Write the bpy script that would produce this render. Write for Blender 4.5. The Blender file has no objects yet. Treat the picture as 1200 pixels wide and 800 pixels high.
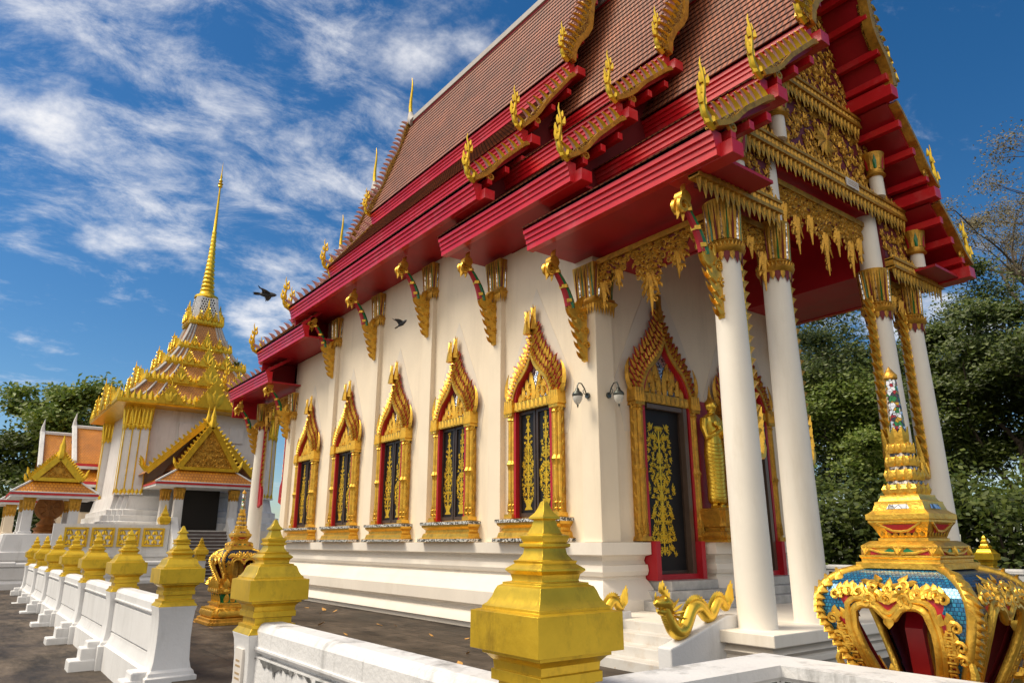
import bpy, math, random
from mathutils import Vector as V
rnd = random.Random(7)
R = math.radians
S = bpy.context.scene
COL = S.collection
PI = math.pi

# ------------------------------------------------------------------ camera
cam_d = bpy.data.cameras.new('camera'); cam = bpy.data.objects.new('camera', cam_d); COL.objects.link(cam)
S.camera = cam
FPX, HZ, VX = 830.0, 635.0, 1134.0
pitch = math.atan2(HZ - 400, FPX); az = math.atan2(VX, math.hypot(FPX, HZ - 400))
Fh = V((math.cos(az), math.sin(az), 0)); Rt = V((math.sin(az), -math.cos(az), 0))
fw = Fh * math.cos(pitch) + V((0, 0, math.sin(pitch)))
cam.location = (0, 0, 1.6)
cam.rotation_euler = fw.to_track_quat('-Z', 'Y').to_euler()
cam_d.sensor_width = 36; cam_d.lens = 36 * FPX / 1200
cam_d.clip_end = 3000; cam_d.clip_start = 0.05

# ------------------------------------------------------------------ light
SUN_EL, SUN_AZ = R(54), R(-58)          # azimuth measured from +Y towards +X
sdir = V((math.sin(SUN_AZ) * math.cos(SUN_EL), math.cos(SUN_AZ) * math.cos(SUN_EL), math.sin(SUN_EL)))
sd = bpy.data.lights.new('sun', 'SUN'); sun = bpy.data.objects.new('sun', sd); COL.objects.link(sun)
sd.energy = 2.7; sd.angle = R(26); sd.color = (1, .88, .70)
sun.rotation_euler = (-sdir).to_track_quat('-Z', 'Y').to_euler()
S.view_settings.view_transform = 'Standard'; S.view_settings.look = 'None'
S.view_settings.gamma = 1; S.view_settings.exposure = 0.54
S.cycles.use_denoising = True
S.cycles.max_bounces = 6

W = bpy.data.worlds.new('World'); S.world = W; W.use_nodes = True

def world():
    nt = W.node_tree; N = nt.nodes; L = nt.links; N.clear()
    out = N.new('ShaderNodeOutputWorld'); bg = N.new('ShaderNodeBackground'); bg.inputs[1].default_value = 0.13
    sky = N.new('ShaderNodeTexSky'); sky.sky_type = 'NISHITA'; sky.sun_disc = False
    sky.sun_elevation = SUN_EL; sky.sun_rotation = SUN_AZ
    sky.air_density = 1.0; sky.dust_density = 0.35; sky.ozone_density = 3.0
    hs = N.new('ShaderNodeHueSaturation'); hs.inputs['Saturation'].default_value = 1.34; hs.inputs['Value'].default_value = .55
    L.new(sky.outputs[0], hs.inputs['Color'])
    tc = N.new('ShaderNodeTexCoord')
    sep = N.new('ShaderNodeSeparateXYZ'); L.new(tc.outputs['Generated'], sep.inputs[0])
    def mth(op, a, b=None, c=None):
        n = N.new('ShaderNodeMath'); n.operation = op
        for i, q in enumerate((a, b, c)):
            if q is None: continue
            if hasattr(q, 'is_linked'): L.new(q, n.inputs[i])
            else: n.inputs[i].default_value = q
        return n.outputs[0]
    zz = mth('ADD', mth('MAXIMUM', sep.outputs[2], 0.0), .22)
    cx = mth('DIVIDE', sep.outputs[0], zz); cy = mth('DIVIDE', sep.outputs[1], zz)
    cmb = N.new('ShaderNodeCombineXYZ'); L.new(cx, cmb.inputs[0]); L.new(cy, cmb.inputs[1])
    def noise(vec, sc, det, rough, dist, scale=(1, 1, 1), rot=0):
        mp = N.new('ShaderNodeMapping'); mp.inputs['Scale'].default_value = scale; mp.inputs['Rotation'].default_value = (0, 0, rot)
        L.new(vec, mp.inputs[0]); n = N.new('ShaderNodeTexNoise'); n.inputs['Scale'].default_value = sc
        n.inputs['Detail'].default_value = det; n.inputs['Roughness'].default_value = rough; n.inputs['Distortion'].default_value = dist
        L.new(mp.outputs[0], n.inputs['Vector']); return n.outputs[0]
    puff = noise(cmb.outputs[0], 3.6, 10, .62, .15)
    wisp = mth('ADD', mth('MULTIPLY', noise(cmb.outputs[0], 5.5, 12, .70, .35, (1.0, 1.35, 1), R(20)), .5), mth('MULTIPLY', noise(cmb.outputs[0], 1.9, 5, .55, .2), .5))
    # where the sky holds cloud: soft masks round fixed directions
    def mask(blobs):
        tot = None
        for (d, w, a) in blobs:
            vm = N.new('ShaderNodeVectorMath'); vm.operation = 'DOT_PRODUCT'
            L.new(tc.outputs['Generated'], vm.inputs[0]); vm.inputs[1].default_value = d
            e = mth('MULTIPLY', mth('POWER', 2.718, mth('MULTIPLY', mth('SUBTRACT', vm.outputs['Value'], 1.0), 1.0 / (w * w))), a)
            tot = e if tot is None else mth('ADD', tot, e)
        return tot
    m1 = mask(PUFFS); m2 = mask(WISPS)
    def smooth(x, a, b):
        n = N.new('ShaderNodeMapRange'); n.interpolation_type = 'SMOOTHSTEP'; n.clamp = True
        L.new(x, n.inputs[0]); n.inputs[1].default_value = a; n.inputs[2].default_value = b; return n.outputs[0]
    c1 = smooth(mth('ADD', puff, mth('MULTIPLY', m1, .235)), .63, .92)
    c2 = mth('MULTIPLY', smooth(mth('ADD', wisp, mth('MULTIPLY', m2, .075)), .535, .75), .80)
    f = mth('MINIMUM', mth('MAXIMUM', c1, c2), .95)
    mx = N.new('ShaderNodeMixRGB'); L.new(f, mx.inputs[0]); L.new(hs.outputs[0], mx.inputs[1])
    mx.inputs[2].default_value = (5.3, 5.25, 5.3, 1)
    bank = smooth(mth('ADD', mask(FILL_BANK), mth('MULTIPLY', mth('SUBTRACT', puff, .5), .9)), .25, .7)      # unseen bright cloud bank, added behind the camera as fill light
    mb = N.new('ShaderNodeMixRGB'); L.new(bank, mb.inputs[0]); L.new(mx.outputs[0], mb.inputs[1]); mb.inputs[2].default_value = (7.0, 6.5, 5.8, 1)
    L.new(mb.outputs[0], bg.inputs[0]); L.new(bg.outputs[0], out.inputs[0])

def sky_dir(u, v):
    up = -Fh * math.sin(pitch) + V((0, 0, math.cos(pitch)))
    return tuple((fw * FPX + Rt * (u - 600) + up * (400 - v)).normalized())
PUFFS = [(sky_dir(60, 130), .085, 1.1), (sky_dir(300, 372), .055, 1.0), (sky_dir(335, 320), .05, .55), (sky_dir(215, 305), .045, .55), (sky_dir(540, 25), .10, .8),
         (sky_dir(120, 292), .03, .55), (sky_dir(265, 150), .05, .55), (sky_dir(1180, 470), .10, .7), (sky_dir(980, 450), .12, .8), (sky_dir(30, 470), .07, .35)]
WISPS = [(sky_dir(380, 110), .17, .8), (sky_dir(480, 60), .12, .6), (sky_dir(170, 60), .16, .6), (sky_dir(60, 20), .12, .6), (sky_dir(1060, 60), .09, .6), (sky_dir(400, 270), .1, .6),
         (sky_dir(20, 420), .1, .3), (sky_dir(180, 200), .1, .5)]
def _az(deg, el): a = R(deg); e = R(el); return (math.sin(a) * math.cos(e), math.cos(a) * math.cos(e), math.sin(e))
FILL_BANK = [(_az(-118, 38), .50, 1.0), (_az(-85, 45), .42, .9), (_az(-165, 40), .34, .75)]
world()

# ------------------------------------------------------------------ mesh building
class MB:
    def __init__(s): s.v = []; s.f = []; s.m = []; s.c = 0; s.uv = {}
    def add(s, vs, fs):
        o = len(s.v); s.v += [tuple(p) for p in vs]
        for f in fs: s.f.append(tuple(i + o for i in f)); s.m.append(s.c)
    def box(s, a, b):
        x0, y0, z0 = a; x1, y1, z1 = b
        s.add([(x0, y0, z0), (x1, y0, z0), (x1, y1, z0), (x0, y1, z0), (x0, y0, z1), (x1, y0, z1), (x1, y1, z1), (x0, y1, z1)],
              [(0, 3, 2, 1), (4, 5, 6, 7), (0, 1, 5, 4), (1, 2, 6, 5), (2, 3, 7, 6), (3, 0, 4, 7)])
    def loft(s, rings, cap=True, closed=True):
        n = len(rings[0]); vs = [p for r in rings for p in r]; fs = []
        for i in range(len(rings) - 1):
            for j in range(n if closed else n - 1):
                k = (j + 1) % n; fs.append((i * n + j, i * n + k, (i + 1) * n + k, (i + 1) * n + j))
        if cap: fs.append(tuple(range(n))[::-1]); fs.append(tuple((len(rings) - 1) * n + j for j in range(n)))
        s.add(vs, fs)
    def sq(s, prof, c, rx=1, ry=1):            # stacked squares: (half width, z)
        s.loft([[(c[0] - h * rx, c[1] - h * ry, c[2] + z), (c[0] + h * rx, c[1] - h * ry, c[2] + z), (c[0] + h * rx, c[1] + h * ry, c[2] + z), (c[0] - h * rx, c[1] + h * ry, c[2] + z)] for h, z in prof])
    def lathe(s, prof, c, n=20, ph=0):
        s.loft([[(c[0] + r * math.cos(ph + 2 * PI * j / n), c[1] + r * math.sin(ph + 2 * PI * j / n), c[2] + z) for j in range(n)] for r, z in prof])
    def redent(s, prof, c, k=3, d=.1):         # square with stepped corners: (half width, z)
        rings = []
        for h, z in prof:
            q = []
            e = d * h
            for i in range(k + 1):
                q.append((h - e * i, h - e * (k - i)))
                if i < k: q.append((h - e * (i + 1), h - e * (k - i)))
            full = []
            for r in range(4):
                for (x, y) in q:
                    for _ in range(r): x, y = -y, x
                    full.append((c[0] + x, c[1] + y, c[2] + z))
            rings.append(full)
        s.loft(rings)
    def tube(s, path, rad, n=8, flat=None):
        path = [V(p) for p in path]; rings = []
        ref = None
        for i, p in enumerate(path):
            t = (path[min(i + 1, len(path) - 1)] - path[max(i - 1, 0)])
            t = t.normalized() if t.length > 1e-9 else V((0, 0, 1))
            if ref is None: ref = V((0, 1, 0)) if abs(t.y) < .9 else V((1, 0, 0))
            a = (ref - t * ref.dot(t)).normalized(); ref = a; b = t.cross(a)
            r = rad[i] if isinstance(rad, (list, tuple)) else rad
            fa = flat or 1
            rings.append([p + a * (r * fa * math.cos(2 * PI * j / n)) + b * (r * math.sin(2 * PI * j / n)) for j in range(n)])
        s.loft(rings)
    def leaf(s, P, d, n, L, Wd, t, bend=0, N=4, a0=.25):
        P = V(P); d = V(d).normalized(); n = V(n).normalized(); sd_ = n.cross(d)
        vs = []; fs = []
        for i in range(N + 1):
            a = i / N; an = bend * a
            dd = d * math.cos(an) + sd_ * math.sin(an); ss = sd_ * math.cos(an) - d * math.sin(an)
            w = Wd * .5 * max(.03, math.sin(PI * min(1, a * (1 - a0) + a0)))
            tt = t * (1 - a * .8)
            vs += [P - ss * w, P + n * tt, P + ss * w, P - n * tt]
            if i < N: P = P + dd * (L / N)
        for i in range(N):
            for j in range(4):
                k = (j + 1) % 4; fs.append((i * 4 + j, i * 4 + k, (i + 1) * 4 + k, (i + 1) * 4 + j))
        fs.append((3, 2, 1, 0)); fs.append(tuple(N * 4 + j for j in range(4)))
        s.add(vs, fs)
    def curl(s, P, d, n, size, r, flip=1, turns=1.35, N=13):
        P = V(P); d = V(d).normalized(); n = V(n).normalized(); q = n.cross(d) * flip
        c = P + q * size; path = []; rr = []
        for i in range(N + 1):
            a = i / N; th = a * turns * 2 * PI; ra = size * (1 - .86 * a)
            path.append(c + (-q * math.cos(th) + d * math.sin(th)) * ra + n * (r * .4 * a)); rr.append(r * (1 - .55 * a))
        rr[-1] = r * 1.1
        s.tube(path, rr, 5)
    def sweep(s, path, prof, closed=False):     # 2-D path, profile (offset to the right of travel, z)
        n = len(path); rings = []
        for i in range(n):
            p = V(path[i])
            def nrm(a, b): t = (V(b) - V(a)).normalized(); return V((t.y, -t.x))
            n1 = nrm(path[i - 1], path[i]) if (i > 0 or closed) else None
            n2 = nrm(path[i], path[(i + 1) % n]) if (i < n - 1 or closed) else None
            if n1 is None: m = n2
            elif n2 is None: m = n1
            else: m = (n1 + n2); m = m / max(.2, m.dot(n1))
            rings.append([(p.x + m.x * o, p.y + m.y * o, z) for o, z in prof])
        if closed: rings.append(rings[0])
        s.loft(rings, cap=not closed)
    def band(s, T, inner, outer, d0, d1):       # prism ring between two polylines in a wall frame
        n = len(inner); vs = []; fs = []
        for (a, b) in zip(inner, outer):
            vs += [T(a[0], d0, a[1]), T(a[0], d1, a[1]), T(b[0], d1, b[1]), T(b[0], d0, b[1])]
        for i in range(n - 1):
            for j in range(4):
                k = (j + 1) % 4; fs.append((i * 4 + j, (i + 1) * 4 + j, (i + 1) * 4 + k, i * 4 + k))
        fs.append((0, 1, 2, 3)); fs.append(tuple((n - 1) * 4 + j for j in (3, 2, 1, 0)))
        s.add(vs, fs)
    def slab(s, T, poly, d0, d1):               # polygon prism in a wall frame
        n = len(poly)
        vs = [T(a, d0, z) for a, z in poly] + [T(a, d1, z) for a, z in poly]
        fs = [tuple(range(n))[::-1], tuple(range(n, 2 * n))] + [(i, (i + 1) % n, n + (i + 1) % n, n + i) for i in range(n)]
        s.add(vs, fs)
    def build(s, name, mats, parent=None, smooth=0, bevel=0, uv=None, fix=True):
        if not isinstance(mats, (list, tuple)): mats = [mats]
        org = ORG.get(parent.name, V((0, 0, 0))) if parent else V((0, 0, 0))
        me = bpy.data.meshes.new(name)
        me.from_pydata([(p[0] - org.x, p[1] - org.y, p[2] - org.z) for p in s.v], [], s.f)
        for m in mats: me.materials.append(m)
        me.polygons.foreach_set('material_index', s.m)
        if uv is not None:
            ul = me.uv_layers.new(name='UVMap')
            for p in me.polygons:
                for li, vi in zip(p.loop_indices, p.vertices): ul.data[li].uv = s.uv.get(vi, (0, 0))
        if fix:
            import bmesh
            bm = bmesh.new(); bm.from_mesh(me); bmesh.ops.recalc_face_normals(bm, faces=bm.faces); bm.to_mesh(me); bm.free()
        if smooth:
            me.polygons.foreach_set('use_smooth', [True] * len(me.polygons)); me.set_sharp_from_angle(angle=R(smooth))
        me.update()
        o = bpy.data.objects.new(name, me); COL.objects.link(o)
        if parent: o.parent = parent; ORG[o.name] = org
        if bevel:
            b = o.modifiers.new('bevel', 'BEVEL'); b.width = bevel; b.segments = 2; b.limit_method = 'ANGLE'; b.angle_limit = R(40)
        return o
ORG = {}
def tag(o, label, cat, group=None, kind=None):
    if label: o['label'] = label
    if cat: o['category'] = cat
    if group: o['group'] = group
    if kind: o['kind'] = kind
    return o
def thing(name, loc, label, cat, group=None):
    o = bpy.data.objects.new(name, None); COL.objects.link(o); o.location = loc; o.empty_display_size = .2
    ORG[o.name] = V(loc); return tag(o, label, cat, group)
def copy_tree(o, parent=None, loc=None):
    c = o.copy(); COL.objects.link(c)
    if parent: c.parent = parent
    if loc is not None: c.location = loc
    ORG[c.name] = ORG.get(o.name, V((0, 0, 0)))
    for ch in list(o.children): copy_tree(ch, c)
    return c

# ------------------------------------------------------------------ materials
def mat(name, col, rough=.5, metal=0, var=.12, vscale=3, bump=0, bscale=40, spec=.5, stain_or_sheen=None, coat=0):
    m = bpy.data.materials.new(name); m.use_nodes = True; nt = m.node_tree; N = nt.nodes; L = nt.links
    b = N['Principled BSDF']; b.inputs['Roughness'].default_value = rough; b.inputs['Metallic'].default_value = metal
    b.inputs['Specular IOR Level'].default_value = spec; b.inputs['Coat Weight'].default_value = coat
    tc = N.new('ShaderNodeTexCoord'); n = N.new('ShaderNodeTexNoise'); n.inputs['Scale'].default_value = vscale; n.inputs['Detail'].default_value = 7; n.inputs['Roughness'].default_value = .65
    L.new(tc.outputs['Object'], n.inputs['Vector'])
    r = N.new('ShaderNodeValToRGB'); L.new(n.outputs[0], r.inputs[0])
    r.color_ramp.elements[0].position = .3; r.color_ramp.elements[1].position = .7
    r.color_ramp.elements[0].color = tuple(c * (1 - var) for c in col) + (1,)
    r.color_ramp.elements[1].color = tuple(min(1, c * (1 + var)) for c in col) + (1,)
    last = r.outputs[0]
    if stain_or_sheen:                                   # weathering, and the painted highlights of the fascia: (colour, amount, scale, stretch z)
        n2 = N.new('ShaderNodeTexNoise'); mp = N.new('ShaderNodeMapping'); mp.inputs['Scale'].default_value = (1, 1, stain_or_sheen[3])
        L.new(tc.outputs['Object'], mp.inputs[0]); L.new(mp.outputs[0], n2.inputs['Vector'])
        n2.inputs['Scale'].default_value = stain_or_sheen[2]; n2.inputs['Detail'].default_value = 9; n2.inputs['Roughness'].default_value = .7
        r2 = N.new('ShaderNodeValToRGB'); L.new(n2.outputs[0], r2.inputs[0]); r2.color_ramp.elements[0].position = .52; r2.color_ramp.elements[1].position = .78
        r2.color_ramp.elements[0].color = (0, 0, 0, 1); r2.color_ramp.elements[1].color = (stain_or_sheen[1],) * 3 + (1,)
        mx = N.new('ShaderNodeMixRGB'); L.new(r2.outputs[0], mx.inputs[0]); L.new(last, mx.inputs[1]); mx.inputs[2].default_value = tuple(stain_or_sheen[0]) + (1,); last = mx.outputs[0]
    L.new(last, b.inputs['Base Color'])
    rr = N.new('ShaderNodeMapRange'); L.new(n.outputs[0], rr.inputs[0]); rr.inputs[3].default_value = max(.02, rough - .1); rr.inputs[4].default_value = min(1, rough + .12)
    L.new(rr.outputs[0], b.inputs['Roughness'])
    if bump:
        n3 = N.new('ShaderNodeTexNoise'); n3.inputs['Scale'].default_value = bscale; n3.inputs['Detail'].default_value = 5; L.new(tc.outputs['Object'], n3.inputs['Vector'])
        bp = N.new('ShaderNodeBump'); bp.inputs['Strength'].default_value = bump; bp.inputs['Distance'].default_value = .02; L.new(n3.outputs[0], bp.inputs['Height']); L.new(bp.outputs[0], b.inputs['Normal'])
    return m
def cellmat(name, cols, scale, rough=.25, metal=0, grout=(.03, .03, .03), relief=.5, stretch=(1, 1, 1), metric='EUCLIDEAN', gap=.06):
    """little tiles or carved relief: a cell pattern whose gaps show the ground colour"""
    m = bpy.data.materials.new(name); m.use_nodes = True; nt = m.node_tree; N = nt.nodes; L = nt.links
    b = N['Principled BSDF']; b.inputs['Roughness'].default_value = rough; b.inputs['Metallic'].default_value = metal
    tc = N.new('ShaderNodeTexCoord'); mp = N.new('ShaderNodeMapping'); mp.inputs['Scale'].default_value = stretch; L.new(tc.outputs['Object'], mp.inputs[0])
    v = N.new('ShaderNodeTexVoronoi'); v.inputs['Scale'].default_value = scale; v.distance = metric; L.new(mp.outputs[0], v.inputs['Vector'])
    e = N.new('ShaderNodeTexVoronoi'); e.feature = 'DISTANCE_TO_EDGE'; e.inputs['Scale'].default_value = scale; L.new(mp.outputs[0], e.inputs['Vector'])
    sp = N.new('ShaderNodeSeparateColor'); L.new(v.outputs['Color'], sp.inputs[0])
    r = N.new('ShaderNodeValToRGB'); L.new(sp.outputs[0], r.inputs[0]); r.color_ramp.interpolation = 'CONSTANT'
    while len(r.color_ramp.elements) < len(cols): r.color_ramp.elements.new(.5)
    for i, c in enumerate(cols): r.color_ramp.elements[i].position = i / len(cols); r.color_ramp.elements[i].color = tuple(c) + (1,)
    g = N.new('ShaderNodeMapRange'); L.new(e.outputs['Distance'], g.inputs[0]); g.inputs[1].default_value = gap * .4; g.inputs[2].default_value = gap
    mx = N.new('ShaderNodeMixRGB'); L.new(g.outputs[0], mx.inputs[0]); mx.inputs[1].default_value = tuple(grout) + (1,); L.new(r.outputs[0], mx.inputs[2]); L.new(mx.outputs[0], b.inputs['Base Color'])
    bp = N.new('ShaderNodeBump'); bp.inputs['Strength'].default_value = relief; bp.inputs['Distance'].default_value = .03; L.new(g.outputs[0], bp.inputs['Height']); L.new(bp.outputs[0], b.inputs['Normal'])
    return m
def gridmat(name, c1, c2, gap, w, h, rough=.5, bump=.5, metal=0, offset=.5, mortar=.02, noise=.0, coat=0):
    """courses of tiles laid in the mesh's own UV metres"""
    m = bpy.data.materials.new(name); m.use_nodes = True; nt = m.node_tree; N = nt.nodes; L = nt.links
    b = N['Principled BSDF']; b.inputs['Roughness'].default_value = rough; b.inputs['Metallic'].default_value = metal; b.inputs['Coat Weight'].default_value = coat
    uv = N.new('ShaderNodeUVMap'); br = N.new('ShaderNodeTexBrick'); L.new(uv.outputs[0], br.inputs['Vector'])
    br.inputs['Scale'].default_value = 1; br.inputs['Brick Width'].default_value = w; br.inputs['Row Height'].default_value = h; br.inputs['Mortar Size'].default_value = mortar
    br.inputs['Color1'].default_value = tuple(c1) + (1,); br.inputs['Color2'].default_value = tuple(c2) + (1,); br.inputs['Mortar'].default_value = tuple(gap) + (1,); br.offset = offset
    br.inputs['Mortar Smooth'].default_value = .3
    n = N.new('ShaderNodeTexNoise'); n.inputs['Scale'].default_value = .9; n.inputs['Detail'].default_value = 8; n.inputs['Roughness'].default_value = .7; L.new(uv.outputs[0], n.inputs['Vector'])
    mr = N.new('ShaderNodeMapRange'); L.new(n.outputs[0], mr.inputs[0]); mr.inputs[1].default_value = .3; mr.inputs[2].default_value = .7; mr.inputs[3].default_value = .5; mr.inputs[4].default_value = 1.4
    mx = N.new('ShaderNodeMixRGB'); mx.blend_type = 'MULTIPLY'; mx.inputs[0].default_value = noise; L.new(br.outputs[0], mx.inputs[1]); L.new(mr.outputs[0], mx.inputs[2]); L.new(mx.outputs[0], b.inputs['Base Color'])
    bp = N.new('ShaderNodeBump'); bp.inputs['Strength'].default_value = bump; bp.inputs['Distance'].default_value = .02; bp.invert = True; L.new(br.outputs['Fac'], bp.inputs['Height']); L.new(bp.outputs[0], b.inputs['Normal'])
    return m

M = {}
M['cream'] = mat('cream_render', (.81, .70, .545), .6, var=.06, vscale=.7, bump=.08, bscale=60, stain_or_sheen=((.50, .42, .32), .42, 1.6, .12))
M['backing'] = mat('grey_cream_render', (.71, .635, .535), .6, var=.05, vscale=1)
M['plinth'] = mat('plinth_render', (.74, .68, .60), .55, var=.06, vscale=1, bump=.08, bscale=50, stain_or_sheen=((.5, .43, .33), .3, 1.4, .5))
M['column'] = mat('column_white', (.80, .745, .66), .5, var=.04, vscale=1.2, bump=.07, bscale=50, stain_or_sheen=((.52, .44, .33), .5, 1.6, .2))
M['white'] = mat('white_masonry', (.66, .66, .67), .6, var=.07, vscale=1.6, bump=.15, bscale=30, stain_or_sheen=((.25, .24, .22), .5, 2.6, .16))
M['white_old'] = mat('mouldy_white_masonry', (.66, .66, .67), .65, var=.08, vscale=2, bump=.3, bscale=30, stain_or_sheen=((.07, .07, .065), .95, 3.4, .14))
M['mould'] = mat('black_mould', (.10, .10, .10), .9, var=.6, vscale=9, stain_or_sheen=((.6, .6, .6), .8, 7, 1))
M['gold_paint'] = mat('gold_paint', (.78, .51, .035), .32, .62, var=.10, vscale=5, bump=.10, bscale=25, stain_or_sheen=((.20, .11, .02), .75, 6, .5))
M['gold'] = mat('gold_leaf', (.74, .44, .06), .36, .75, var=.22, vscale=9, bump=.25, bscale=45, stain_or_sheen=((.16, .06, .02), .6, 6, 1))
M['gold_dark'] = mat('old_gold', (.56, .30, .038), .42, .6, var=.3, vscale=9, bump=.35, bscale=40, stain_or_sheen=((.12, .03, .015), .8, 5, 1))
M['relief'] = cellmat('gold_relief', [(.66, .42, .07), (.55, .33, .05), (.72, .48, .1)], 11, .38, .6, (.10, .012, .012), .9, gap=.10)
M['relief_fine'] = cellmat('fine_gold_relief', [(.66, .42, .07), (.55, .33, .05), (.72, .48, .1)], 22, .38, .6, (.12, .02, .012), .9, gap=.12)
M['red'] = mat('red_paint', (.40, .008, .018), .42, var=.10, vscale=1.5, bump=.05, stain_or_sheen=((.16, .01, .012), .5, 1.6, .6))
M['fascia'] = mat('fascia_red', (.56, .012, .020), .30, var=.12, vscale=1.2, bump=.06, coat=.08, stain_or_sheen=((.58, .16, .16), .55, 1.5, 1))  # pale pink blotches: faded paint, and sky highlights put into the colour
M['pink'] = mat('faded_red', (.50, .27, .26), .45, var=.15, vscale=6, bump=.1, stain_or_sheen=((.3, .03, .04), .5, 5, 1))
M['dark_red'] = mat('dark_red_board', (.16, .005, .009), .55, var=.15, vscale=2)
M['darkblue'] = mat('dark_ground', (.035, .03, .05), .5, var=.4, vscale=6)
M['ground_rb'] = mat('red_and_blue_ground', (.13, .010, .014), .5, var=.3, vscale=3, stain_or_sheen=((.02, .03, .09), .95, 2.2, 1))
M['tile'] = gridmat('clay_tile', (.34, .105, .045), (.26, .078, .034), (.085, .026, .014), .13, .20, .55, .9, noise=.9, mortar=.022)
M['tile_orange'] = gridmat('orange_tile', (.66, .27, .02), (.58, .225, .016), (.42, .14, .01), .13, .15, .34, .5, noise=.6, coat=.3)
M['grey'] = mat('grey_cement', (.40, .38, .37), .7, var=.12, vscale=4, bump=.2)
M['black'] = mat('black_lacquer', (.012, .011, .012), .42, var=.2, spec=.25)
M['frame'] = mat('dark_wood', (.045, .028, .02), .4, var=.3, vscale=6)
M['marble'] = mat('marble_step', (.60, .58, .55), .35, var=.1, vscale=3, stain_or_sheen=((.42, .27, .12), .7, 2.5, 1))
M['marble_grey'] = mat('grey_marble', (.42, .41, .40), .35, var=.25, vscale=4, stain_or_sheen=((.16, .16, .16), .6, 3, 1))
M['green'] = mat('green_glass', (.01, .16, .05), .15, var=.3, vscale=9)
M['silver'] = cellmat('mirror_mosaic', [(.75, .76, .78), (.35, .36, .38), (.85, .85, .86), (.12, .12, .14), (.6, .62, .66)], 26, .12, .8, (.2, .18, .14), .4, gap=.05)
M['blackwhite'] = cellmat('black_white_mosaic', [(.75, .75, .75), (.06, .06, .06), (.62, .6, .55), (.05, .05, .05)], 46, .2, .1, (.1, .1, .1), .3, gap=.05)
M['spike'] = cellmat('jewelled_mosaic', [(.75, .76, .78), (.05, .05, .06), (.8, .8, .82), (.35, .03, .04), (.55, .57, .6), (.03, .2, .06), (.5, .3, .03)], 48, .12, .6, (.05, .05, .05), .4, gap=.06)
M['tile_tower'] = gridmat('brown_orange_tile', (.52, .225, .04), (.45, .19, .032), (.32, .12, .02), .13, .15, .36, .5, noise=.7, coat=.2)
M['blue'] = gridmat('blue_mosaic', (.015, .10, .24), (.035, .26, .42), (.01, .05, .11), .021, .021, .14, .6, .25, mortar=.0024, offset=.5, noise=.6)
M['blue_shaded'] = gridmat('shaded_blue_mosaic', (.012, .03, .075), (.02, .05, .11), (.006, .01, .02), .021, .021, .18, .6, .2, mortar=.0024, noise=.6)  # darker copy of the blue mosaic, shade put into its colour
M['bronze'] = mat('brown_gilt', (.30, .12, .03), .45, .4, var=.3, vscale=6, bump=.3)
M['statue'] = mat('bright_gold_leaf', (.80, .52, .06), .30, .8, var=.12, vscale=7, bump=.1, bscale=30)
M['grille'] = mat('brown_steel', (.05, .035, .028), .45, .3)
M['aluminium'] = mat('brown_aluminium', (.16, .11, .085), .35, .5)
M['glass_lamp'] = mat('frosted_lamp_glass', (.62, .60, .55), .25)
M['lampmetal'] = mat('dull_lamp_metal', (.10, .11, .10), .35, .7, var=.3, vscale=20)
M['bark'] = mat('bark', (.10, .075, .055), .9, var=.3, vscale=8, bump=.5, bscale=20)
M['feather'] = mat('dark_feather', (.045, .045, .05), .6, var=.3, vscale=20)
M['carpet'] = mat('brown_stair_riser', (.10, .075, .07), .7, var=.2, vscale=6)
M['void'] = mat('dark_interior', (.02, .017, .015), .8)
M['dryleaf'] = mat('dry_leaf', (.45, .24, .06), .7, var=.4, vscale=30)
M['offwhite_board'] = mat('notice_board', (.66, .62, .58), .5)
M['lettering'] = mat('faded_lettering', (.45, .32, .18), .5)
M['orange_flag'] = mat('red_banner', (.50, .012, .012), .7, var=.15, vscale=5)

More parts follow.
